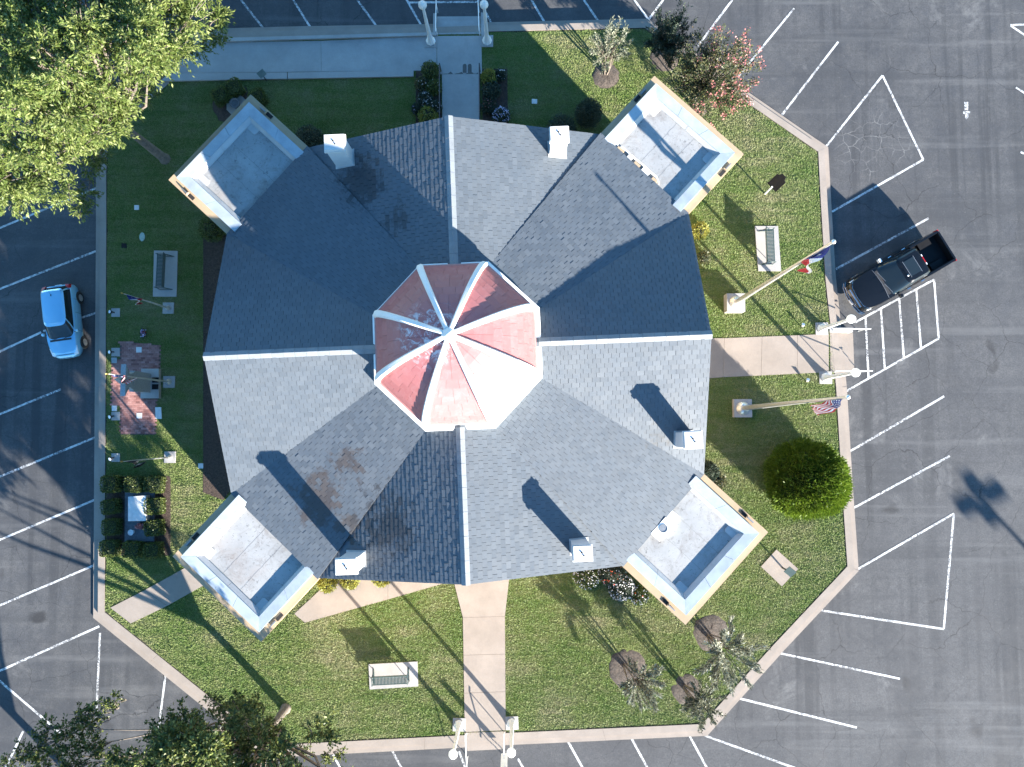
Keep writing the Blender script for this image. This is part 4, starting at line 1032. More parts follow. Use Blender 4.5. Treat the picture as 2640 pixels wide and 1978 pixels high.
def bench_proto():
    t = thing('park_bench', '', 'bench', (0, 0, 0), 0, 'green slatted benches on concrete pads')   # length on x, back towards +y
    prof = [(-.24, .44), (-.26, .47), (-.10, .455), (.10, .44), (.18, .47), (.235, .62), (.29, .90)]
    sm = MB(); w = .028
    rings = [[(-w, y, z), (w, y, z), (w, y+.012, z-.022), (-w, y+.012, z-.022)] for y, z in prof]
    sm.rings(rings); me = sm.mesh('slat'); me.materials.append(GREENM)
    for i in range(25):
        o = obj('slat', me, None, t, loc=(-.90+i*.075, 0, 0))
    for s in (-1, 1):
        mb = MB(); x = s*.93
        mb.path([(x, -.22, .42), (x, -.26, .02)], .022, 6).path([(x, .22, .46), (x, .40, .02)], .022, 6).path([(x, -.30, .02), (x, .46, .02)], .022, 6)
        obj('leg', mb, GREENM, t)
        obj('arm_rest', MB().path([(x, -.22, .42), (x, -.25, .64), (x, 0, .66), (x, .24, .64)], .022, 6), GREENM, t)
    for (y, z) in ((-.25, .45), (.19, .48), (.28, .88)): obj('rail', MB().box((0, y, z-.03), (1.9, .03, .03)), GREENM, t)
    return t
def pad(name, q, label, z=.05, mat=CONC2):
    w = [p[:2] for p in PX(q, z)]; EXCL.append(w)
    return tag(obj(name, MB().prism(w, -.15, z), mat), label, 'pad')
pad('bench_pad', [(397, 646), (458, 647), (455, 765), (394, 765)], 'grey concrete pad under the west bench')
pad('bench_pad', [(1946, 583), (2006, 583), (2014, 699), (1955, 699)], 'pale concrete pad under the north-east bench')
pad('bench_pad', [(950, 1713), (1076, 1706), (1078, 1770), (953, 1778)], 'pale concrete pad under the south bench')
bp = bench_proto(); bl = P(427, 704); bp.location = (bl.x, bl.y, .05); bp.rotation_euler = (0, 0, R_(-91)); bp['label'] = 'green slatted bench in shade on the west lawn'
bl = P(1976, 640); dup(bp, (bl.x, bl.y, .05), R_(91), 'green slatted bench near the tall flagpole on the east lawn')
bl = P(1010, 1744); dup(bp, (bl.x, bl.y, .05), R_(3), 'green slatted bench on the south lawn beside the south walk')

# markers and signs
def shield(mb, w, h, t, M, c):
    pr = [(-.5, 0), (.5, 0), (.5, .78), (.32, .82), (.2, 1), (-.2, 1), (-.32, .82), (-.5, .78)]
    vs = [M @ Vector((a*w, s*t/2, b*h))+Vector(c) for s in (-1, 1) for a, b in pr]; k = len(pr)
    mb.add(vs, [list(range(k)), list(range(k, 2*k))[::-1]]+[[i, k+i, k+(i+1) % k, (i+1) % k] for i in range(k)]); return mb
b = P(1972, 500); t = thing('historical_marker', 'black shield-shaped marker on a pale post in the east lawn', 'marker', b)
obj('post', MB().tube((0, 0, -.1), (0, 0, 1.15), .045, .045, 10), POLEW, t)
M = Matrix.Rotation(R_(-48), 3, 'Z') @ Matrix.Rotation(R_(-28), 3, 'X')
obj('plate', shield(MB(), .66, 1.02, .04, M, (0, 0, 1.05)), PLAQ, t)
pad('marker_pad', [(2002, 1417), (2058, 1467), (2016, 1512), (1962, 1461)], 'pale square concrete pad beside the south-east pavilion', .05, CONC)
b = P(2017, 1464); t = thing('pedestal_marker', 'dark plaque on a post in the square pad', 'marker', (b.x, b.y, .05))
obj('post', MB().tube((0, 0, 0), (0, 0, 1.0), .05, .05, 10), GREENP, t)
M = Matrix.Rotation(R_(-40), 3, 'Z') @ Matrix.Rotation(R_(25), 3, 'X')
obj('plate', MB().box((0, 0, 1.05), (.46, .42, .04), M=M), GREENP, t)
b = P(688, 209); t = thing('low_sign', 'small grey-green tilted sign beside the ramp', 'sign', b)
obj('post', MB().tube((0, 0, -.1), (0, 0, .75), .03, .03, 8), RAILD, t)
obj('plate', MB().box((0, 0, .82), (.42, .34, .03), M=Matrix.Rotation(R_(40), 3, 'Z') @ Matrix.Rotation(R_(30), 3, 'X')), simple('sign_greygreen', (.09, .13, .12), .5), t)
b = PR(1301, 1936); t = thing('parking_sign', 'white sign plate on a post at the south steps', 'sign', b)
obj('post', MB().tube((0, 0, -.1), (0, 0, 2.0), .025, .025, 8), POLEW, t)
obj('plate', MB().box((0, .03, 1.25), (.34, .02, 1.3), M=Matrix.Rotation(R_(8), 3, 'X')), POLEW, t)
# handrails
def rail(name, label, pts, mat, grp, posts, r=.024):
    b = Vector(pts[0]); t = thing(name, label, 'handrail', b, 0, grp)
    obj('top_rail', MB().path([Vector(p)-b for p in pts], r, 8), mat, t)
    for p, z0 in posts: obj('post', MB().tube(Vector((p[0], p[1], z0))-b, Vector(p)-b, r, r, 7), mat, t)
def stair_rail(label, near, far, grp='white stair handrails', mat=POLEW):
    a = P(*near, 0); f = PR(*far); zr = f.z
    p = [(a.x, a.y, .9), (f.x, f.y, zr+.9)]; d = (Vector(p[1])-Vector(p[0])).normalized()
    e0 = Vector(p[0])-Vector((d.x, d.y, 0)).normalized()*.28; e1 = Vector(p[1])+Vector((d.x, d.y, 0)).normalized()*.28
    rail('stair_handrail', label, [tuple(e0), p[0], p[1], tuple(e1)], mat, grp, [(p[0], -.1), (p[1], zr-.1)])
stair_rail('white handrail west of the north steps', (1128, 92), (1129, 33)); stair_rail('white handrail east of the north steps', (1237, 91), (1235, 32))
stair_rail('white handrail north of the east steps', (2146, 853), (2212, 854)); stair_rail('white handrail south of the east steps', (2149, 960), (2216, 960))
stair_rail('white handrail west of the south steps', (1203, 1890), (1206, 1950)); stair_rail('white handrail east of the south steps', (1300, 1888), (1300, 1950))
for s, lab in ((1137.5, 'dark handrail on the west side of the north porch'), (1238, 'dark handrail on the east side of the north porch')):
    a = P(s, 185); c = P(s+1, 380)
    rail('porch_handrail', lab, [(a.x, a.y, .55), (a.x, a.y, .92), (c.x, c.y, 1.0)], RAILD, 'dark porch handrails', [((a.x, a.y, .92), 0), ((a.x+(c.x-a.x)*.5, a.y+(c.y-a.y)*.5, .96), 0), ((c.x, c.y, 1.0), 0)], .03)

# ------------------------------------------------------------------ brick patio and monuments on the west side
PAT = [(309, 881), (336, 881), (366, 886), (413, 890), (413, 1026), (402, 1035), (400, 1121), (310, 1121), (309, 1048), (287, 1046), (287, 940), (309, 924)]
pw = [tuple(p[:2]) for p in PX(PAT, .02)]; EXCL.append(pw)
patio = structure(obj('brick_patio', MB().prism(pw, -.2, .005), SAND))
bx0, bx1 = min(p[0] for p in pw), max(p[0] for p in pw); by0, by1 = min(p[1] for p in pw), max(p[1] for p in pw)
bm_ = MB().prism([(-.105, -.052), (.105, -.052), (.105, .052), (-.105, .052)], -.05, .024).mesh('paving_brick'); bm_.materials.append(PBRICK)
allb = []
yy = by0; row = 0
while yy < by1:
    xx = bx0-(.11 if row % 2 else 0)
    while xx < bx1+.1:
        allb.append((xx, yy)); xx += .2185
    yy += .1105; row += 1
ab = np.array(allb); ab = ab[inside(ab, pw)]
MON = [tuple(p[:2]) for p in PX([(366, 951), (411, 951), (411, 1027), (364, 1027)], .2)]
ab = ab[~inside(ab, MON)]
order = np.argsort(np.hypot(ab[:, 0], ab[:, 1])); restb = MB()
for k, i in enumerate(order):
    x, y = ab[i]; dz = RNG.uniform(-.004, .004)
    if k < 300: obj('paving_brick', bm_, None, patio, loc=(x, y, dz), rz=RNG.uniform(-.02, .02))
    else: restb.prism([(x-.105, y-.052), (x+.105, y-.052), (x+.105, y+.052), (x-.105, y+.052)], -.05, .024+dz)
if restb.v: o = obj('paving_bricks', restb, PBRICK, patio); o['kind'] = 'stuff'
b = P(388, 989); t = thing('star_monument', 'grey granite monument with a star on a pale base in the brick patio', 'monument', (b.x, b.y, 0))
obj('base', MB().prism([(p[0]-b.x, p[1]-b.y) for p in MON], -.1, .28), CONC2, t)
sl = obj('slab', MB().rings([[(-.13, -.52, .28), (.16, -.52, .28), (.16, .52, .28), (-.13, .52, .28)], [(-.12, -.55, 1.9), (.12, -.55, 1.9), (.12, .55, 1.9), (-.12, .55, 1.9)]]), GRAN, t)
star = [(r*math.sin(2*math.pi*k/10), r*math.cos(2*math.pi*k/10)) for k in range(10) for r in [(.86 if k % 2 == 0 else .36)]]
sv = [(x, a, 2.45+c) for x in (-.13, .13) for a, c in star]+[(.20, 0, 2.45), (-.20, 0, 2.45)]
sf = [[k, 10+k, 10+(k+1) % 10, (k+1) % 10] for k in range(10)]+[[10+k, 20, 10+(k+1) % 10] for k in range(10)]+[[(k+1) % 10, 21, k] for k in range(10)]
obj('star', MB().add(sv, sf), GRAN, t)
for y in (.17, -.20): obj('plaque', MB().box((.42, y, .30), (.34, .28, .04)), PLAQ, t)
def flat(name, label, q, z, mat, cat, z0=-.05):
    w = [p[:2] for p in PX(q, z)]; EXCL.append(w); return tag(obj(name, MB().prism(w, z0, z), mat), label, cat)
flat('stone_plate', 'pale square plate among the bricks north of the star monument', [(351, 895), (365, 895), (365, 909), (351, 909)], .035, STONEW, 'plate')
flat('stone_plate', 'grey square plate at the kerb edge of the brick patio', [(287, 922), (301, 922), (301, 936), (287, 936)], .035, GRAN, 'plate')
flat('stone_plate', 'sunlit square plate among the bricks south of the star monument', [(352, 1065), (366, 1065), (366, 1079), (352, 1079)], .035, STONEW, 'plate')
flat('stone_plate', 'pale upright-edged plate at the lawn side of the brick patio', [(400, 1050), (415, 1050), (417, 1080), (401, 1080)], .06, STONEW, 'plate')
flat('stone_plate', 'small square plate at the south-west edge of the brick patio', [(288, 1046), (301, 1046), (301, 1060), (288, 1060)], .035, STONEW, 'plate')
for k, (px, py, lab) in enumerate(((292, 806, 'spotlight on a square pad by the kerb north of the patio'), (291, 908, 'spotlight at the north corner of the brick patio'), (291, 1073, 'spotlight at the south corner of the brick patio'), (291, 1180, 'spotlight on a pad by the pale flag'))):
    flat('light_pad', ['concrete pad by the kerb north of the patio', 'concrete pad at the north corner of the brick patio', 'concrete pad at the south corner of the brick patio', 'concrete pad beside the pale flag'][k], [(287, py-11), (309, py-11), (309, py+11), (287, py+11)], .034, CONC2, 'pad')
    b = P(px+3, py); t = thing('ground_spotlight', lab, 'spotlight', (b.x, b.y, .034), .3*k, 'ground spotlights')
    obj('base', MB().tube((0, 0, 0), (0, 0, .12), .04, .03, 8), RAILD, t)
    obj('head', MB().tube((-.04, 0, .12), (-.10, 0, .26), .06, .11, 12), RAILD, t)
    obj('lens', MB().tube((-.101, 0, .262), (-.103, 0, .266), .09, .09, 12), LENSW, t)
for px, py, lab in ((2065, 842, 'white spotlight in the grass north of the east walk'), (2077, 983, 'white spotlight in the grass south of the east walk')):
    b = P(px, py); t = thing('ground_spotlight', lab, 'spotlight', b, 1.0, 'ground spotlights')
    obj('base', MB().tube((0, 0, 0), (0, 0, .2), .03, .03, 8), RAILD, t); obj('head', MB().tube((0, 0, .2), (.06, .03, .34), .06, .09, 12), POLEW, t)
# grave-like memorial inside the hedge cubes
b = P(360, 1330); t = thing('memorial_slab', 'pale tablet on a dark granite slab inside the hedge cubes', 'memorial', (b.x, b.y, 0))
w = [(p[0]-b.x, p[1]-b.y) for p in PX([(322, 1264), (399, 1264), (398, 1396), (321, 1397)], .12)]
obj('base', MB().prism(w, -.1, .12), GRAND, t)
w = [(p[0]-b.x, p[1]-b.y) for p in PX([(330, 1281), (376, 1278), (376, 1343), (330, 1344)], .55)]
obj('tablet', MB().prism(w, .12, .55), STONEW, t)
b = P(372, 1353, .2); t = thing('flower_pot', 'dark pot with pinkish flowers on the granite slab', 'flower pot', (b.x, b.y, .12))
obj('pot', MB().lathe([(.12, 0), (.17, .25), (.19, .26), (.19, .29), (.15, .29), (.14, .2)], 16), PLAQ, t)
obj('flowers', leaf_mesh('pot_flowers', ball_pts((-.10, -.05, .34), (.26, .16, .13), 220, .3), .1, .08, .5), F_PINK, t)
b = P(341, 1372, .2); t = thing('garden_ornament', 'small white ornament at the corner of the granite slab', 'ornament', (b.x, b.y, .12))
obj('bowl', MB().lathe([(.10, 0), (.10, .03), (.04, .06), (.04, .16), (.15, .22), (.16, .25), (.12, .23)], 14), STONEW, t)
obj('bird', MB().lathe([(.01, 0), (.06, .03), (.07, .08), (.04, .14), (.01, .18)], 10, (-.16, -.05, 0)), POLEW, t)
b = P(372, 860); t = thing('flower_bunch', 'small bunch of white and purple flowers in the shaded grass', 'flowers', b)
obj('flowers', leaf_mesh('bunch', ball_pts((0, 0, .15), (.16, .24, .12), 110, .2), .09, .08, .5), F_LILAC, t)
obj('leaves', leaf_mesh('bunch_leaf', ball_pts((0, 0, .12), (.2, .28, .1), 150, .2), .12, .05, .5), L_DARK, t)
obj('ribbon', leaf_mesh('bunch_red', ball_pts((0, 0, .16), (.12, .2, .1), 40, .2), .09, .07, .5), F_RED, t)
# octagonal pad by the north-west pavilion
b = P(612, 274); t = thing('octagonal_planter', 'octagonal concrete pad with a dark round pot beside the north-west pavilion', 'planter', (b.x, b.y, 0))
obj('pad', MB().prism([(.62*math.cos(R_(22.5+45*i)), .62*math.sin(R_(22.5+45*i))) for i in range(8)], -.1, .09), CONC2, t)
obj('pot', MB().lathe([(.2, .09), (.27, .4), (.29, .42), (.24, .42), (.2, .36)], 18), GRAND, t)
# small covers in the grass
for nm, q, mat, lab in (('valve_cover', [(346, 529), (358, 529), (358, 541), (346, 541)], STONEW, 'pale square valve cover in the north-west lawn'),
                        ('valve_cover', [(313, 627), (327, 628), (326, 640), (313, 639)], PLAQ, 'dark square cover in the west lawn'),
                        ('valve_cover', [(1371, 255), (1385, 256), (1385, 268), (1371, 267)], STONEW, 'pale square cover in the shaded north lawn'),
                        ('valve_cover', [(511, 1195), (524, 1195), (524, 1208), (511, 1208)], STONEW, 'pale square cover in the lawn beside the west mulch bed')):
    flat(nm, lab, q, .03, mat, 'cover')
b = P(367, 611); t = tag(obj('valve_cover', MB().lathe([(.20, -.05), (.20, .025), (.17, .035), (.02, .04)], 18), simple('cover_green', (.30, .38, .33), .6, .2, 6), loc=b), 'pale green oval cover in the west lawn', 'cover'); t.scale = (.8, 1.25, 1)

# ------------------------------------------------------------------ vehicles
def outline(xf, xr, W, pf, pr, zfun, n=26):
    pts = []; xm, a = (xf+xr)/2, (xf-xr)/2
    for i in range(n+1):
        th = math.pi*i/n; c, s = math.cos(th), math.sin(th); p = pf if c >= 0 else pr
        x = xm+a*math.copysign(abs(c)**(2/p), c); y = W*abs(s)**(2/p); pts.append((x, y, zfun(x)))
    return pts                                  # right side, front to rear
def full(r): return r+[(x, -y, z) for x, y, z in r[-2:0:-1]]
def cap(mb, half, crown, mm=0, nx=6, keep=lambda x: True):
    rows = []
    for x, y, z in half:
        rows.append([(x, y*(1-2*k/nx), z+crown*(1-(1-2*k/nx)**2)*min(1, y/.3)) for k in range(nx+1)])
    k0 = len(mb.v); mb.v += [p for r in rows for p in r]
    for i in range(len(rows)-1):
        if not (keep(rows[i][0][0]) and keep(rows[i+1][0][0])): continue
        for k in range(nx):
            a = k0+i*(nx+1)+k; mb.f.append([a, a+nx+1, a+nx+2, a+1][::-1]); mb.m.append(mm)
def greenhouse(root, rings, crown, paint, n, ws, rw, pillars):
    """rings of half outlines; ws/rw: index limits of windscreen and rear window, pillars: set of index columns kept painted"""
    parts = {}
    N = 2*n
    R = [full(r) for r in rings]
    def put(key, mat, quad, name):
        if key not in parts: parts[key] = (MB(), mat, name)
        parts[key][0].add(quad, [[0, 1, 2, 3]])
    for j in range(len(R)-1):
        for i in range(N):
            i2 = (i+1) % N; col = i if i < n else N-1-i; side = 'r' if i < n else 'l'
            q = [R[j][i], R[j][i2], R[j+1][i2], R[j+1][i]]
            if j == len(R)-2: put('roof', paint, q, 'roof')
            elif col < ws: put('ws', CGLASS, q, 'windscreen')
            elif col >= rw: put('rw', CGLASS, q, 'rear_window')
            elif col in pillars: put('roof', paint, q, 'roof')
            else:
                seg = sum(1 for p in pillars if p < col); put(side+str(seg), CGLASS, q, 'side_window')
    cap(parts['roof'][0], rings[-1], crown)
    for k, (mb, mat, nm) in parts.items(): obj(nm, mb, mat, root, smooth=50)
def wheels(root, xs, y, r, w, rimc, spokes=5):
    for x in xs:
        for s in (-1, 1):
            wh = obj('wheel', MB().tube((x, s*(y-w/2), r), (x, s*(y+w/2-.02), r), r*.62, r*.62, 20), BPLAS, root, smooth=40)
            prof = [(r*.64, -w/2), (r*.92, -w/2), (r, -w*.36), (r, w*.36), (r*.92, w/2), (r*.64, w/2)]
            obj('tyre', MB().rings([[(x+q*math.cos(2*math.pi*k/24), s*(y+u), r+q*math.sin(2*math.pi*k/24)) for k in range(24)] for q, u in prof], caps=False), TYRE, wh, smooth=40)
            rm = MB(); yo = s*(y+w/2-.015)
            rm.rings([[(x+q*math.cos(2*math.pi*k/20), yo+s*u, r+q*math.sin(2*math.pi*k/20)) for k in range(20)] for q, u in ((r*.64, 0), (r*.64, .012), (r*.56, .012), (r*.55, -.02))], caps=False)
            for k in range(spokes*2):
                a = math.pi*k/spokes; rm.box((x+math.cos(a)*r*.33, yo, r+math.sin(a)*r*.33), (r*.5, .02, .04), M=Matrix.Rotation(-a, 3, 'Y'))
            rm.tube((x, yo-.02*s, r), (x, yo+.02*s, r), r*.14, r*.12, 12)
            obj('rim', rm, rimc, wh)

# silver hatchback
fr, re = P(166, 924, .6), P(147, 733, .6); d = Vector((fr.x-re.x, fr.y-re.y)); c = (fr+re)/2
car = thing('parked_car', 'sky blue hatchback parked on the left beside the kerb', 'car', (c.x, c.y, road_z(c.x, c.y)+.01), math.atan2(d.y, d.x), 'parked vehicles')
zh = lambda x: .98 if x < .95 else .98-.17*((x-.95)/.9)**1.3
n = 28
lv = [outline(1.90, -1.92, .76, 4.4, 9, lambda x: .20, n), outline(2.00, -2.0, .83, 4.4, 9, lambda x: .34, n), outline(2.03, -2.03, .855, 4.4, 9, lambda x: .55, n),
      outline(1.98, -2.0, .85, 4.4, 9, lambda x: .74 if x < 1.2 else .74-.05*(x-1.2), n), outline(1.88, -1.96, .815, 4.4, 9, lambda x: zh(x)-.05, n), outline(1.78, -1.93, .78, 4.4, 9, zh, n)]
mb = MB().rings([full(r) for r in lv], caps=False); cap(mb, lv[-1], .055); obj('body', mb, SILVER, car, smooth=45)
gh = [outline(1.02, -1.90, .755, 5.0, 9, lambda x: .99, n), outline(.66, -1.80, .70, 5.0, 9, lambda x: 1.2, n), outline(.36, -1.66, .625, 5.0, 9, lambda x: 1.40, n), outline(.22, -1.56, .55, 5.0, 9, lambda x: 1.465, n)]
greenhouse(car, gh, .03, SILVER, n, 10, 20, {10, 18, 19})
wheels(car, (1.22, -1.28), .785, .30, .19, ALU, 6)
for x in (1.22, -1.28):
    for s in (-1, 1): obj('wheel_arch', MB().tube((x, s*.80, .31), (x, s*.857, .31), .365, .36, 24), BPLAS, car)
for s in (-1, 1):
    obj('headlight', MB().rings([[(1.62, s*.52, .80), (1.93, s*.48, .66), (1.86, s*.70, .66), (1.50, s*.74, .80)], [(1.55, s*.55, .875), (1.90, s*.50, .74), (1.82, s*.71, .745), (1.42, s*.76, .875)]]), LENSW, car)
    obj('tail_light', MB().rings([[(-1.78, s*.60, .95), (-1.97, s*.52, .80), (-1.99, s*.74, .80), (-1.76, s*.80, .95)], [(-1.76, s*.60, 1.12), (-1.96, s*.53, 1.03), (-1.93, s*.735, 1.03), (-1.70, s*.78, 1.10)]]), LENSR, car)
    mr = obj('mirror', MB().lathe([(.02, -.10), (.07, -.08), (.09, 0), (.07, .08), (.02, .10)], 10, (.66, s*.93, 1.02)), SILVER, car, smooth=60)
    obj('mirror_arm', MB().tube((.70, s*.76, .98), (.66, s*.92, 1.0), .03, .03, 6), BPLAS, mr)
    for x in (-.15, -1.0): obj('door_handle', MB().box((x, s*.855, .82), (.17, .03, .035)), SILVER, car)
    for x in (.62, -.38, -1.12): obj('door_seam', MB().box((x, s*.852, .62), (.012, .012, .52)), BPLAS, car)
    obj('seat', MB().box((.05, s*.36, .98), (.14, .44, .50)).box((.25, s*.36, .72), (.45, .44, .14)), SEATM, car)
obj('grille', MB().box((2.0, 0, .46), (.06, .9, .14)).box((1.965, 0, .66), (.05, .62, .05)), BPLAS, car)
obj('bumper_seam', MB().box((1.86, 0, .80), (.02, 1.0, .015)), BPLAS, car)
obj('wiper', MB().tube((1.02, .1, 1.02), (.90, .62, 1.07), .012, .012, 5).tube((1.03, -.5, 1.02), (.92, .02, 1.07), .012, .012, 5), BPLAS, car)
obj('cowl', MB().box((1.06, 0, 1.03), (.10, 1.15, .02)), BPLAS, car)
obj('antenna', MB().box((-1.32, 0, 1.50), (.10, .035, .05)).tube((-1.34, 0, 1.50), (-1.5, 0, 1.66), .006, .004, 5), BPLAS, car)
obj('licence_plate', MB().box((-2.02, 0, .72), (.03, .34, .15)), WHT, car)

# black pickup
fr, re = P(2207, 769, .8), P(2448, 629, .9); d = Vector((fr.x-re.x, fr.y-re.y)); c = (fr+re)/2
tk = thing('pickup_truck', 'black crew-cab pickup truck parked at the east kerb', 'truck', (c.x, c.y, road_z(c.x, c.y)+.01), math.atan2(d.y, d.x), 'parked vehicles')
n = 34
zt = lambda x: 1.24 if x < 1.25 else 1.24-.12*((x-1.25)/1.6)**1.5
lv = [outline(2.78, -2.86, .90, 7.0, 16, lambda x: .42, n), outline(2.90, -2.88, .97, 7.0, 16, lambda x: .60, n), outline(2.90, -2.89, .995, 7.0, 16, lambda x: .85, n),
      outline(2.86, -2.89, .985, 7.0, 16, lambda x: 1.02 if x < 1.3 else 1.02-.02*(x-1.3), n), outline(2.80, -2.88, .96, 7.0, 16, lambda x: zt(x)-.05, n), outline(2.72, -2.87, .93, 6.5, 16, zt, n)]
mb = MB().rings([full(r) for r in lv], caps=False); cap(mb, lv[-1], .05, keep=lambda x: x > -1.15)
obj('body', mb, BLACKP, tk, smooth=42)
bed = MB()
top = [(x, y, z) for x, y, z in lv[-1] if x < -1.05]; 
bed.box((-1.93, .885, 1.235), (1.80, .11, .04)).box((-1.93, -.885, 1.235), (1.80, .11, .04)).box((-2.815, 0, 1.235), (.10, 1.70, .04))
obj('bed_rail', bed, BLACKP, tk)
obj('cargo_bed', MB().box((-1.93, 0, .74), (1.75, 1.70, .05)).box((-1.93, .83, .97), (1.75, .03, .5)).box((-1.93, -.83, .97), (1.75, .03, .5)).box((-1.10, 0, .97), (.04, 1.7, .52)).box((-2.77, 0, .97), (.04, 1.7, .5)).box((-2.0, .64, .84), (.72, .36, .2)).box((-2.0, -.64, .84), (.72, .36, .2)), PLAQ, tk)
obj('tailgate', MB().box((-2.865, 0, .98), (.05, 1.66, .50)), BLACKP, tk)
gh = [outline(1.18, -1.08, .90, 6.0, 12, lambda x: 1.25, n), outline(.72, -1.03, .83, 6.0, 12, lambda x: 1.55, n), outline(.38, -.98, .745, 6.0, 12, lambda x: 1.82, n), outline(.26, -.90, .66, 6.0, 12, lambda x: 1.885, n)]
greenhouse(tk, gh, .025, BLACKP, n, 10, 23, {10, 17, 21, 22})
wheels(tk, (1.86, -1.86), .88, .40, .26, CHROME, 5)
for x in (1.86, -1.86):
    for s in (-1, 1): obj('wheel_arch', MB().tube((x, s*.93, .44), (x, s*.999, .44), .49, .48, 26), BPLAS, tk)
for s in (-1, 1):
    obj('headlight', MB().rings([[(2.74, s*.58, .86), (2.80, s*.58, .86), (2.62, s*.90, .86), (2.50, s*.90, .86)], [(2.72, s*.58, 1.10), (2.79, s*.58, 1.06), (2.60, s*.915, 1.06), (2.42, s*.925, 1.12)]]), LENSW, tk)
    obj('tail_light', MB().box((-2.86, s*.93, 1.0), (.06, .10, .42)), LENSR, tk)
    mr = obj('mirror', MB().box((.78, s*1.10, 1.30), (.14, .20, .22)), POLEW if s < 0 else BLACKP, tk)
    obj('mirror_arm', MB().tube((.82, s*.92, 1.24), (.80, s*1.04, 1.25), .035, .03, 6), BPLAS, mr)
    for x in (.05, -.82): obj('door_handle', MB().box((x, s*.995, 1.02), (.20, .04, .04)), CHROME, tk)
    obj('running_board', MB().box((-.15, s*1.0, .40), (2.2, .14, .05)), BPLAS, tk)
    obj('hood_crease', MB().tube((1.40, s*.42, 1.285), (2.55, s*.36, 1.185), .012, .012, 5), BLACKP, tk)
    obj('seat', MB().box((.0, s*.40, 1.32), (.16, .5, .55)), SEATM, tk)
obj('grille', MB().box((2.84, 0, .96), (.08, 1.12, .30)), BPLAS, tk)
for z in (.84, .93, 1.02, 1.10): obj('grille_bar', MB().box((2.885, 0, z), (.04, 1.10, .025)), CHROME, tk)
fbp = [(2.74, -.99), (2.88, -.80), (2.96, -.4), (2.98, 0), (2.96, .4), (2.88, .80), (2.74, .99)]
obj('front_bumper', MB().rings([[(x-.10, y, .52), (x, y, .54), (x, y, .74), (x-.10, y, .78)] for x, y in fbp]), BLACKP, tk)
for zz, dx in ((.76, -.03), (.60, .01)): obj('bumper_trim', MB().path([(x+dx, y, zz) for x, y in fbp], .016, 6), CHROME, tk)
obj('hood_trim', MB().path([(2.50, -.90, 1.14), (2.72, -.55, 1.13), (2.77, 0, 1.14), (2.72, .55, 1.13), (2.50, .90, 1.14)], .014, 6), CHROME, tk)
obj('rear_bumper', MB().box((-2.98, 0, .56), (.16, 1.8, .20)), CHROME, tk)
obj('cowl', MB().box((1.24, 0, 1.275), (.16, 1.45, .03)), BPLAS, tk)
obj('hood_seam', MB().path([(1.36, -.86, 1.25), (1.33, -.4, 1.30), (1.32, 0, 1.31), (1.33, .4, 1.30), (1.36, .86, 1.25)], .012, 5), STEEL, tk)
obj('wiper', MB().tube((1.20, .1, 1.30), (1.08, .70, 1.34), .014, .014, 5).tube((1.21, -.6, 1.30), (1.10, .0, 1.34), .014, .014, 5), STEEL, tk)
obj('sunroof', MB().box((-.22, 0, 1.913), (.62, .86, .012)), CGLASS, tk); obj('sunroof_line', MB().box((.10, 0, 1.912), (.02, .95, .012)).box((-.54, 0, 1.912), (.02, .95, .012)), STEEL, tk)
obj('brake_lamp', MB().box((-1.02, 0, 1.78), (.04, .36, .05)), LENSR, tk); obj('brake_lamp_lens', MB().box((-1.025, .25, 1.78), (.04, .12, .05)).box((-1.025, -.25, 1.78), (.04, .12, .05)), LENSW, tk)
obj('roof_antenna', MB().lathe([(.05, 0), (.04, .03), (.01, .05)], 8, (.22, .30, 1.895)), POLEW, tk)
obj('licence_plate', MB().box((2.985, .1, .64), (.02, .32, .15)), WHT, tk)

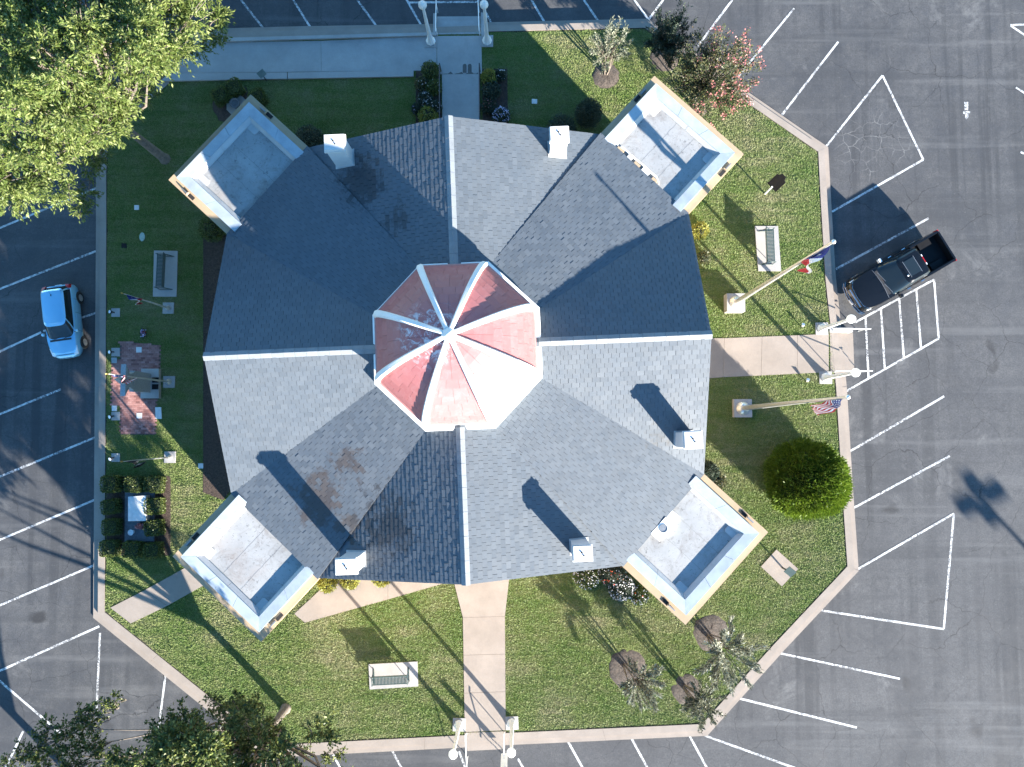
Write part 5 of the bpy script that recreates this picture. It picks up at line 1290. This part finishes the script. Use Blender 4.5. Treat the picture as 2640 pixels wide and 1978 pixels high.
# car-park light far to the lower right whose shadow reaches into the picture
lt = PR(2528, 1285); hl = 9.5; Lh = hl/math.tan(SUN_EL); bpos = Vector((lt.x+SUN_H[0]*Lh, lt.y+SUN_H[1]*Lh, 0)); bpos.z = road_z(bpos.x, bpos.y)
t = thing('light_pole', 'tall car-park light beyond the lower right corner', 'light pole', bpos)
obj('pole', MB().tube((0, 0, -.1), (0, 0, hl), .16, .10, 12), STEEL, t)
for k in range(4):
    a = R_(25+90*k); o = Vector((math.cos(a), math.sin(a), 0))
    obj('arm', MB().tube((0, 0, hl-.1), o*.5+Vector((0, 0, hl)), .05, .05, 8), STEEL, t)
    obj('lamp_head', MB().box(o*.85+Vector((0, 0, hl)), (.95, .62, .22), a), STEEL, t)

# ------------------------------------------------------------------ grass
# footprints of the building
for w in ([(-HN, -GN), (HN, -GN), (HN, GN), (-HN, GN)], [(-GE, -HE), (GE, -HE), (GE, HE), (-GE, HE)]):
    EXCL.append([tuple(l2w((a*.97, b_*.97, 0))[:2]) for a, b_ in w])
for sx in (1, -1):
    for sy in (1, -1): EXCL.append([tuple(l2w((sx*a, sy*b_, 0))[:2]) for a, b_ in ((6.6, 9.4), (9.22, 11.6), (12.4, 8.44), (10.2, 5.9))])
xs = [p[0] for p in INW]; ys = [p[1] for p in INW]
den = 950; area = (max(xs)-min(xs))*(max(ys)-min(ys)); N = int(area*den)
g = np.stack([RNG.uniform(min(xs), max(xs), N), RNG.uniform(min(ys), max(ys), N)], 1)
g = g[inside(g, offset(INW, .05))]
keep = np.ones(len(g), bool)
for e in EXCL: keep &= ~inside(g, e)
g = g[keep]; N = len(g)
# tufts: cluster height by a coarse random field
cell = .16; hf = RNG.uniform(.45, 1.25, (600, 600)); ij = np.floor((g+60)/cell).astype(int) % 600
hgt = (.016+.030*hf[ij[:, 0], ij[:, 1]]*RNG.uniform(.6, 1.3, N)); az = RNG.uniform(0, 2*math.pi, N); ln = RNG.uniform(.4, 1.9, N)
bw = RNG.uniform(.010, .020, N)
v = np.zeros((N, 3, 3), np.float32); dx, dy = np.cos(az), np.sin(az)
v[:, 0, 0] = g[:, 0]-dy*bw; v[:, 0, 1] = g[:, 1]+dx*bw; v[:, 1, 0] = g[:, 0]+dy*bw; v[:, 1, 1] = g[:, 1]-dx*bw
v[:, 2, 0] = g[:, 0]+dx*ln*hgt; v[:, 2, 1] = g[:, 1]+dy*ln*hgt; v[:, 2, 2] = hgt
v[:, :2, 2] = -.006
me = np_mesh('grass', v.reshape(-1, 3), np.arange(3*N).reshape(-1, 3))
go = obj('grass', me, BLADE); go['kind'] = 'stuff'; go['label'] = 'short mown grass of the courthouse lawn'; go['category'] = 'grass'
